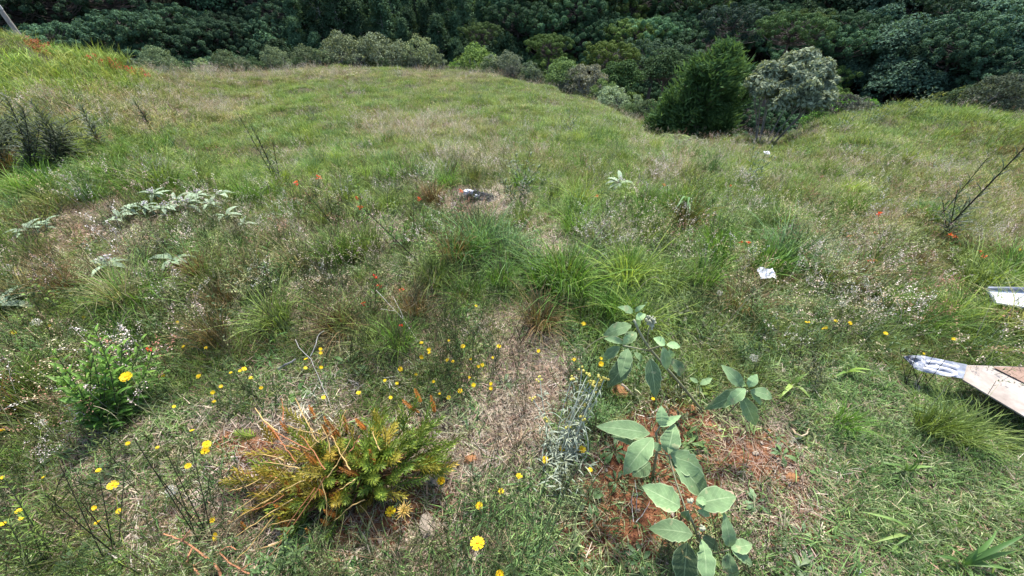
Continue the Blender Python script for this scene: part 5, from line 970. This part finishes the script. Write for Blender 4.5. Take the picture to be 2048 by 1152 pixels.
# ------------------------------------------------------------------ rosettes and broad blades
def rosette(px, py, rpx, n, label, tint=(.085, .15, .05), wr=.27, wave=.12, up=.25):
    g = ground_at(px, py); r_ = pxw(rpx, g); root = empty('rosette_weed', g, 0, label, 'weed', 'rosette weeds')
    for i in range(n):
        a = i*2*PI/n+rng.normal(0, .2); l = r_*rng.uniform(.75, 1.15); mb = MB(); leaf(mb, (0, 0, .008), (math.cos(a)*l, math.sin(a)*l, l*up*rng.uniform(.3, 1.4)), l*wr*rng.uniform(.8, 1.2), arch=.15, fold=.2, segs=9, peak=.68, wave=wave); part('leaf', mb, M['weed'], root, smooth=True, tint=np.array(tint)*rng.uniform(.8, 1.25))
for a in [(1508,1008,30,11,'toothed rosette weed on the red soil right of the big leaves',(.10,.17,.08)),(1178,1003,38,8,'rosette weed with upright lobed leaves on the red soil'),(1228,905,32,9,'dark rosette weed behind the lower grey-leaved shrub',(.055,.11,.035)),(1232,965,24,7,'dark green rosette weed left of the grey-leaved shrub stem',(.055,.11,.035)),(1602,1072,28,8,'pale rosette weed right of the red soil',(.12,.19,.09)),(1562,912,26,8,'broad-leaved rosette weed near the tan root',(.10,.17,.06)),
 (952,892,15,8,'tiny pale rosette weed right of the seedling',(.14,.21,.11)),(942,950,26,7,'pale lobed rosette weed beside the reddish stone',(.12,.19,.10)),(1007,772,26,9,'dark rosette weed at the right of the bare path',(.06,.10,.04)),(700,735,42,10,'narrow-leaved rosette weed right of the forked white twig',(.09,.16,.06),.14),(1243,1015,14,7,'small rosette weed in the middle of the red soil',(.08,.13,.04)),(598,1092,44,12,'large dark rosette weed under the conifer seedling',(.04,.085,.03),.34),
 (560,1110,34,9,'dark rosette weed left of the largest dark one',(.045,.09,.03),.34),(715,1140,34,7,'broad-leaved weed at the bottom below the stones',(.06,.12,.04),.45),(1280,1125,36,9,'lobed rosette weed at the bottom of the red soil',(.06,.12,.045)),(1185,1150,30,8,'rosette weed cut by the bottom edge',(.08,.15,.05)),(1620,1140,34,7,'dark lobed weed at the bottom right of the red soil',(.06,.11,.05)),(120,915,34,9,'dull rosette weed in the lower left',(.09,.14,.06)),
 (160,1120,40,9,'broad grey-green weed at the bottom left',(.08,.13,.06),.4),(210,950,30,8,'grey-green rosette weed under the dark-centred yellow flower',(.09,.14,.07)),(540,722,26,8,'leafy weed near the charred stick',(.10,.18,.06),.16),(600,790,28,7,'light green weed behind the seedling left side',(.10,.2,.05),.35),(1790,1090,26,8,'bright green small weed in the lawn',(.13,.23,.06),.4),(1640,960,24,8,'bright leafy weed at the lawn edge',(.12,.22,.06)),(1145,690,24,9,'bright green weed left of the tall grey-leaved shrub',(.10,.2,.05),.35),(1065,930,30,8,'weed with oval leaves below the silvery everlasting',(.08,.13,.05),.3)]:
    rosette(*a[:4], a[4], *(a[5:]))
def bladed(px, py, spec, label, tint):
    g = ground_at(px, py); root = empty('broad_bladed_grass', g, 0, label, 'grass', 'broad-bladed grasses')
    for (x, y, h, wp) in spec:
        e = at_h(x, y, h)-g; mb = MB(); leaf(mb, (0, 0, .01), tuple(e), pxw(wp, g), arch=.16, fold=.35, segs=8, peak=.35); part('blade', mb, M['weed'], root, smooth=True, tint=np.array(tint)*rng.uniform(.8, 1.2))
bladed(1580, 772, [(1617,745,.09,7),(1560,795,.05,8),(1622,795,.04,8),(1545,760,.06,7),(1600,740,.12,6)], 'pale arching broad-bladed grass right of the grey-leaved side shoot', (.22,.32,.08))
bladed(1805, 945, [(1812,865,.20,6),(1836,892,.14,7),(1870,932,.08,7),(1845,950,.05,6),(1772,905,.12,6),(1770,925,.06,5)], 'broad-bladed grass stem standing in the lawn', (.14,.24,.07))
bladed(1815, 1070, [(1725,1020,.08,7),(1745,1085,.03,6),(1815,1025,.10,7),(1780,1035,.08,6),(1790,1092,.04,5)], 'broad-bladed grass with yellowish blades in the lower lawn', (.18,.27,.08))
bladed(1915, 1130, [(2000,1060,.10,8),(2040,1100,.08,9),(1960,1095,.1,7),(2030,1140,.05,8),(1870,1110,.05,9),(1950,1165,.03,10),(1900,1090,.09,6),(2060,1065,.12,8)], 'large broad-bladed grass in the bottom right corner', (.08,.16,.04))
bladed(1285, 560, [(1276,530,.14,5),(1288,533,.14,5),(1310,548,.08,4),(1300,540,.1,4)], 'small broad-bladed grass in the green tussocks', (.13,.25,.06))
bladed(1365, 425, [(1360,398,.2,5),(1378,402,.2,5),(1352,412,.12,4),(1382,416,.1,4)], 'upright broad-bladed grass before the curly grass', (.12,.22,.09))
bladed(555, 690, [(547,655,.12,6),(572,662,.1,6),(540,682,.08,5)], 'small broad-bladed grass left of the forked white twig', (.12,.22,.07))
bladed(1215, 690, [(1198,635,.2,5),(1206,655,.12,5)], 'two broad grass blades behind the grey-leaved shrub', (.10,.19,.05))
bladed(1690, 750, [(1745,738,.09,7),(1735,745,.06,5),(1670,752,.05,5)], 'low bright grass blades left of the broom-like brown weed', (.22,.34,.07))
# ------------------------------------------------------------------ pale stalks
def stalk(q0, q1, bow, label, r=.0016, tint=(.42, .37, .22), head=0, name='dry_grass_stalk', cat='grass stalk', grp='pale grass stalks'):
    g = ground_at(*q0[:2]) if len(q0) == 2 else at_h(*q0); e = above(g, *q1[:2]) if len(q1) == 2 else at_h(*q1); O = np.array(tuple(g)); t = np.array(tuple(e))-O; mb = MB(); c = curve((0, 0, 0), t, bow, 10); tube(mb, c, np.linspace(r, r*.5, 10), 4, rnd=.6)
    if head:
        for i in range(26): p = c[-1]+(c[-3]-c[-1])*rng.random()*head; d = unit(c[-1]-c[-3])+rng.normal(0, .35, 3); leaf(mb, p, p+d*.012, .0022, segs=1)
    o = mb.obj(name, M['straw'], None, tint=tint, loc=g); return tag(o, label, cat, grp)
for (a, e, bow, lab, hd) in [((500,430),(337,353),(0,0,.02),'long straight pale stalk reaching left over the whitish clump',1),((1345,600),(1372,492),(0,0,0),'pale stalk with a bright feathery head right of centre',1.5),((1600,580),(1642,478),(0,0,.0),'pale stalk leaning right over the bluish tussock',1),((1612,585),(1636,510),(.02,0,.0),'second pale stalk leaning right over the bluish tussock',1.5),((345,330),(240,200),(0,0,.0),'tall pale stalk over the left slope',1),((1410,700),(1545,560),(0,0,.1),'long arched stalk right of the grey-leaved shrub',0),((2048,640),(1960,720),(0,0,.05),'pale stalk crossing the brown board',1),((2000,770),(2060,690),(0,0,.05),'dark tipped stalk before the brown board',1),
 ((1250,620),(1320,560),(0,0,.1),'arched stalk in front of the green tussock',1),((1430,700),(1500,590),(0,0,.08),'leaning stalk by the white seed head',0),((1700,720),(1820,560),(0,0,.05),'long stalk rising to the white board',0),((1130,750),(1245,680),(0,0,.12),'pale arching stalk touching the tall grey-leaved shrub',0),((1830,850),(1905,760),(0,0,.0),'stalk standing before the brown board',1),((1960,700),(2040,590),(0,0,.04),'golden stalk under the white board',1),((1935,710),(1990,590),(0,0,.0),'second golden stalk under the white board',1)]:
    stalk(a, e, bow, lab, head=hd)
for i in range(120):
    px, py = rng.uniform(0, 2048), rng.uniform(330, 880) if i < 90 else rng.uniform(200, 330)
    if 1180 < px < 1560 and py > 600: continue
    out = (px-1024)/1024; L_ = rng.uniform(45, 130)*(.55 if py < 400 else 1); ang = out*.75+rng.normal(0, .45)
    stalk((px, py), (px+math.sin(ang)*L_, py-math.cos(ang)*L_), (rng.normal(0, .05), 0, rng.uniform(0, .06)), f'thin pale grass stalk {"in the foreground" if py > 620 else "in the middle ground" if py > 400 else "on the slope"} at the {side(px)}', r=.0012, head=1 if rng.random() < .6 else 0, tint=[(.42,.37,.22),(.30,.30,.14),(.36,.26,.15),(.25,.27,.11)][rng.integers(4)])
def twig(paths, label, r=.002, tint=(.42, .38, .33), name='dead_twig'):
    g = P3(paths[0][0]); O = np.array(tuple(g)); mb = MB()
    for pa in paths:
        c = np.array([tuple(P3(q)) for q in pa])-O; t = np.linspace(0, 1, len(c)); tt = np.linspace(0, 1, 9); c = np.stack([np.interp(tt, t, c[:, k]) for k in range(3)], 1)+rng.normal(0, .0012, (9, 3)); tube(mb, c, np.linspace(r, r*.55, 9), 5, rnd=.6)
    tag(mb.obj(name, M['straw'], None, tint=tint, loc=g), label, 'twig')
twig([[(662,815,.01),(655,790,.04),(638,760,.09),(628,735,.13),(621,713,.16),(600,700,.18),(590,678,.2)],[(621,713,.16),(632,690,.19),(636,670,.21),(648,661,.22)]], 'whitish forked dead twig behind the conifer seedling', .0015, (.40,.37,.33))
twig([[(835,682,.02),(808,640,.08),(780,610,.12),(752,580,.16)],[(808,640,.08),(800,620,.12),(785,592,.15)],[(790,622,.1),(762,618,.13)]], 'white-grey dead twig slanting over the centre left', .0018, (.48,.45,.38))
twig([[(760,735,.01),(745,725,.015),(733,720,.02)],[(745,725,.015),(748,716,.03)]], 'small pale broken twig on the bare path', .0016)
twig([[(1215,1090,.01),(1150,1110,.02),(1060,1060,.03)]], 'thin red-brown straw on the soil below the path', .0012, (.30,.18,.10))
twig([[(1272,1025,.01),(1274,990,.05),(1270,960,.08)],[(1273,1045,.01),(1290,1020,.03),(1300,1005,.05)],[(1268,1045,.01),(1262,1000,.04),(1268,985,.06)]], 'bleached thin twigs standing on the red soil left of the big leaf', .0013, (.5,.47,.42))
twig([[(880,1105,.012),(905,1090,.015),(930,1072,.02)]], 'short thick brown stick right of the stones', .006, (.22,.14,.09), 'fallen_stick')
twig([[(1243,768,.05),(1262,785,.035),(1278,800,.02),(1292,812,.008)]], 'bark-white stick lying against the ochre stone', .0055, (.45,.38,.30), 'fallen_stick')
twig([[(556,738,.01),(575,728,.03),(592,718,.04)]], 'charred stick with a white side left of the forked twig', .006, (.20,.19,.18), 'fallen_stick')
twig([[(1586,858,.02),(1592,868,.03),(1602,872,.03),(1614,868,.03),(1619,856,.02)]], 'curved tan root loop in the grass right of the shoot', .0042, (.42,.33,.20), 'root_loop')
twig([[(1160,895,.01),(1175,905,.02),(1200,918,.01)]], 'grey stick under the yellow flowers by the grey-leaved shrub', .003, (.35,.28,.20))
# ------------------------------------------------------------------ stones
SM = []
for i in range(6):
    mb = MB(); blob(mb, (0, 0, 0), 1, rough=.16, squash=(1, .8, .6)); SM.append(mb.mesh('stone', M['stone'])); 
SP_ = []
for i in range(3):
    mb = MB(); blob(mb, (0, 0, 0), 1, rough=.15, squash=(1, .75, .6)); SP_.append(mb.mesh('stone', M['stone_pale']))
def stone(px, py, d, label, pale=False, k=0, grp='stones on the soil'):
    g = ground_at(px, py); r_ = pxw(d, g)/2; o = link('stone', (SP_ if pale else SM)[k % (3 if pale else 6)], None, None, g+Vector((0, 0, r_*.22))); o.scale = (r_, r_, r_); o.rotation_euler = (rng.normal(0, .3), rng.normal(0, .3), rng.uniform(0, 6.28)); tag(o, label, 'stone', grp)
for k, (x, y, d, pl, lab) in enumerate([(1240,784,44,0,'largest ochre stone at the foot of the tall grey-leaved shrub'),(856,1052,48,1,'round tan stone under the splayed needle tuft'),(869,955,42,1,'tan stone half hidden right of the seedling'),(942,922,32,0,'flat reddish stone right of the seedling'),(761,1082,14,1,'pale pinkish stone on the bare soil below the seedling'),(703,1108,13,0,'orange stone in the group of three below the seedling'),(714,1112,13,0,'right orange stone of the pair below the seedling'),(672,1124,16,0,'yellow-brown stone at the bottom below the seedling'),(742,1120,10,1,'whitish stone beside the orange pair'),(1383,818,18,0,'orange stone just under the grey-leaved side shoot'),
 (1398,917,16,0,'pinkish stone right of the wavy leaf'),(1219,1092,26,0,'red clod on the lower red soil'),(1180,1090,11,0,'small orange stone left of the red clod'),(1236,1090,9,1,'small white pebble right of the red clod'),(1325,1037,15,0,'brown stone below the broad left leaf'),(1346,1029,11,1,'bluish grey pebble below the broad left leaf'),(1446,1038,24,0,'orange stone under the right broad leaf'),(1474,1043,22,0,'yellow-orange stone right of the broad leaf'),(1510,907,13,1,'pale orange stone at the upper right of the red soil'),(1211,1015,16,0,'purple-brown flat stone beside the rosette weed'),
 (1268,972,9,0,'tiny ochre pebble under the grey-leaved shrub'),(1245,1130,16,0,'ochre stone near the bottom lobed rosette'),(1583,957,28,0,'long ochre stone at the lawn edge'),(1572,1025,9,1,'small beige pebble on the red soil right side'),(1671,1082,17,0,'yellow-orange stone in the lower lawn edge'),(1646,1114,11,1,'cream pebble in the lower lawn edge'),(1711,1100,13,0,'brown-orange stone in the lawn'),(1563,1131,16,0,'orange stone at the bottom right of the red soil'),(1650,1050,13,0,'rusty stone beside the pale rosette'),(1703,968,12,0,'rusty stone in the lawn'),(1768,1136,18,1,'pale stone at the bottom of the lawn'),(1138,620,17,0,'ochre stone behind the small bush at the path end'),(1071,634,11,0,'rusty stone beside the brown dead weed'),(1322,885,16,0,'ochre stone behind the grey-leaved shrub leaves'),(664,622,20,1,'pale flat stone in the shaded grass left of centre'),(160,490,14,0,'orange stone on the left bare patch'),(1190,1068,12,0,'dark red stone above the small orange one'),(1150,1075,12,0,'red-brown stone at the left side of the red soil')]):
    stone(x, y, d, lab, bool(pl), k)
i = 0
while i < 170:
    px, py = rng.uniform(380, 1750), rng.uniform(760, 1150); s_ = blobmap(np.array([px]), np.array([py]), SOIL)[0]
    if rng.random() > s_: continue
    i += 1; stone(px, py, rng.uniform(4, 10), f'small {"rusty" if i % 3 else "pale"} pebble on the red soil {"left of" if px < 900 else "around" if px < 1480 else "right of"} the grey-leaved shrub', i % 3 == 0, i, 'pebbles on the red soil')
# crumbs of soil and gravel nobody could count
mb = MB(); n = 0
while n < 5200:
    px, py = rng.uniform(100, 1780), rng.uniform(430, 1152); s_ = blobmap(np.array([px]), np.array([py]), SOIL)[0]
    if rng.random() > s_: continue
    n += 1; dx, dy, dz = (float(v) for v in ray(px, py)); t = -CAMZ/dz; x, y = dx*t, dy*t; r_ = rng.uniform(.0012, .0055); c = np.array((x, y, gz(x, y)+r_*.3))
    V = c+np.array([(1, 0, 0), (-.5, .8, 0), (-.5, -.8, 0), (0, 0, .9), (0.1, 0, -.5)])*r_*rng.uniform(.7, 1.3, (5, 1)); mb.add(V, tris=[(0, 1, 3), (1, 2, 3), (2, 0, 3), (1, 0, 4), (2, 1, 4), (0, 2, 4)])
tag(mb.obj('soil_crumbs', M['straw'], None, tint=(.20, .09, .045)), 'small crumbs of red earth lying on the bare soil', 'gravel', kind='stuff')

# ------------------------------------------------------------------ litter: boards, sheet, paper, ash
def slab(mb, corners, th, mi=0):
    c = np.array([tuple(p) for p in corners]); n = len(c); V = np.concatenate([c, c-np.array([0, 0, th])]); mb.add(V, a=np.tile([.5, .5, .5], (2*n, 1)), mi=mi)
    mb.f3.append(np.array([(0, k, k+1) for k in range(1, n-1)]+[(n, n+k+1, n+k) for k in range(1, n-1)])+mb.n-2*n); mb.m3.append(np.full(2*(n-2), mi))
    mb.f4.append(np.array([(k, n+k, n+(k+1) % n, (k+1) % n) for k in range(n)])+mb.n-2*n); mb.m4.append(np.full(n, mi))
M['card'] = surf_mat('weathered_cardboard', (.22, .18, .15), (.42, .36, .31), 9, .9, .3); M['brown'] = surf_mat('brown_stain', (.16, .10, .07), (.24, .16, .12), 20, .8, .2)
M['sheet'] = surf_mat('grey_plastic_sheet', (.10, .11, .13), (.22, .23, .27), 22, .3, .5, spec=.6); M['white'] = surf_mat('dirty_white_board', (.48, .48, .50), (.66, .66, .67), 12, .7, .2)
hB = .045
g = at_h(1930, 735, 0); root = empty('brown_board', g, 0, 'long beige cardboard panel with a brown band lying in the grass at the right edge', 'board'); G = Vector(g)
mb = MB(); slab(mb, [at_h(1931,730,hB)-G, at_h(1924,758,hB)-G, at_h(2048,832,hB+.02)-G, at_h(2180,905,hB+.03)-G, at_h(2240,740,hB+.02)-G, at_h(2048,733,hB+.01)-G], .006); part('panel', mb, M['card'], root)
mb = MB(); slab(mb, [at_h(1985,733.2,hB+.012)-G, at_h(2048,765,hB+.017)-G, at_h(2200,825,hB+.028)-G, at_h(2225,742,hB+.024)-G, at_h(2048,734.2,hB+.016)-G], .0015); part('brown_band', mb, M['brown'], root)
g = at_h(1870, 735, 0); root = empty('printed_sheet', g, 0, 'crinkled grey sheet with a white swirl print at the left end of the cardboard panel', 'sheet'); G = np.array(tuple(g)); mb = MB()
U, Vv = 15, 7; top = [(1803,714),(1820,710),(1850,712),(1885,719),(1934,729)]; bot = [(1815,722),(1830,738),(1852,745),(1885,751),(1927,757)]; P_ = np.zeros((U, Vv, 3))
for iu in range(U):
    t = iu/(U-1)*4; j = min(int(t), 3); f = t-j; a = np.array(top[j])*(1-f)+np.array(top[j+1])*f; b_ = np.array(bot[j])*(1-f)+np.array(bot[j+1])*f
    for iv in range(Vv):
        q = a+(b_-a)*iv/(Vv-1); P_[iu, iv] = np.array(tuple(at_h(q[0], q[1], .068+rng.normal(0, .0045)*(1.8 if iu < 6 else .5)-(.02*max(0, 4-iu)/4))))-G
mb.add(P_, quads=[(i*Vv+j, i*Vv+j+1, (i+1)*Vv+j+1, (i+1)*Vv+j) for i in range(U-1) for j in range(Vv-1)]); part('sheet', mb, M['sheet'], root)
def strip(mb, pts, wd, h):
    c = np.array([tuple(at_h(x, y, h)) for x, y in pts])-G; tt = np.linspace(0, 1, len(c)); t2 = np.linspace(0, 1, 4*len(c)); c = np.stack([_sm(np.interp(t2, tt, c[:, k]), 5) for k in range(3)], 1); tg = unit(np.gradient(c, axis=0)); s = unit(np.cross(tg, [0, 0, 1.0])); n = len(c)
    mb.add(np.stack([c-s*wd/2, c+s*wd/2], 1), quads=[(2*k, 2*k+1, 2*k+3, 2*k+2) for k in range(n-1)])
mb = MB(); strip(mb, [(1852,721),(1870,722),(1895,728),(1918,735)], .007, .079); strip(mb, [(1846,735),(1862,738),(1885,745),(1905,750),(1915,747),(1908,741),(1890,735),(1868,733),(1850,731)], .008, .080); part('white_swirl', mb, M['white'], root)
g = ground_at(2010, 600); G = Vector(g); root = empty('white_board', g, 0, 'flat white panel lying in the grass at the right edge above the cardboard', 'board'); mb = MB(); slab(mb, [at_h(1976,577,.05)-G, at_h(1992,605,.03)-G, at_h(2048,614,.03)-G, at_h(2150,620,.03)-G, at_h(2140,585,.06)-G, at_h(2048,578,.06)-G], .010); part('panel', mb, M['white'], root)
mb = MB(); slab(mb, [at_h(1976,576,.062)-G, at_h(2048,577,.072)-G, at_h(2140,584,.072)-G, at_h(2140,581,.072)-G, at_h(2048,574,.072)-G, at_h(1977,573,.062)-G], .012); part('rim', mb, M['sheet'], root)
def crumple(px, py, w_, h_, label, lift=.04, mat='white', name='crumpled_paper'):
    g = ground_at(px, py); G = np.array(tuple(g)); r_ = pxw(w_, g); d_ = r_*.7; mb = MB(); n = 6; P_ = np.array([[((i/(n-1)-.5)*r_, (j/(n-1)-.5)*d_, lift+rng.normal(0, .05)*r_+.25*r_*(j/(n-1))) for j in range(n)] for i in range(n)]); P_[..., :2] += rng.normal(0, .03, P_[..., :2].shape)*r_
    mb.add(P_, quads=[(i*n+j, i*n+j+1, (i+1)*n+j+1, (i+1)*n+j) for i in range(n-1) for j in range(n-1)]); tag(mb.obj(name, M[mat], None, loc=g), label, 'paper')
crumple(1514, 580, 30, 18, 'torn white piece of paper caught in the grass right of centre', .12)
crumple(1528, 318, 11, 6, 'small white scrap lying below the bare trunks of the grey tree', .12)
crumple(1717, 1146, 15, 10, 'tiny white scrap at the bottom of the lawn', .01)
crumple(1143, 662, 12, 6, 'small grey-white scrap on the bare path end', .01)
crumple(1065, 545, 12, 8, 'white crumb in the dead grass at the centre', .02)
g = ground_at(955, 400); G = np.array(tuple(g)); root = empty('ash_heap', g, 0, 'heap of grey burnt twigs with a white scrap on top, amid the meadow', 'ash heap'); mb = MB()
for i in range(150):
    a = rng.uniform(0, 6.28); q = rng.random()**.6*.17; p = np.array((q*math.cos(a), q*math.sin(a)*.6, .09*(1-q/.17)*rng.random()+.01)); d = rng.normal(0, 1, 3)*np.array([1, 1, .35]); d = unit(d)*rng.uniform(.02, .07); tube(mb, [p-d, p+d], rng.uniform(.002, .005), 4)
part('burnt_twigs', mb, M['straw'], root, tint=(.12, .115, .12)).__setitem__('kind', 'stuff'); mb = MB(); blob(mb, (-.07, .0, .085), .04, squash=(1.4, .7, .6), rough=.25); blob(mb, (0.0, -.03, .06), .025, squash=(1.4, .7, .6), rough=.25); part('white_scrap', mb, M['white'], root)
# pale boulder or plastic at the right edge and dead log beside the path
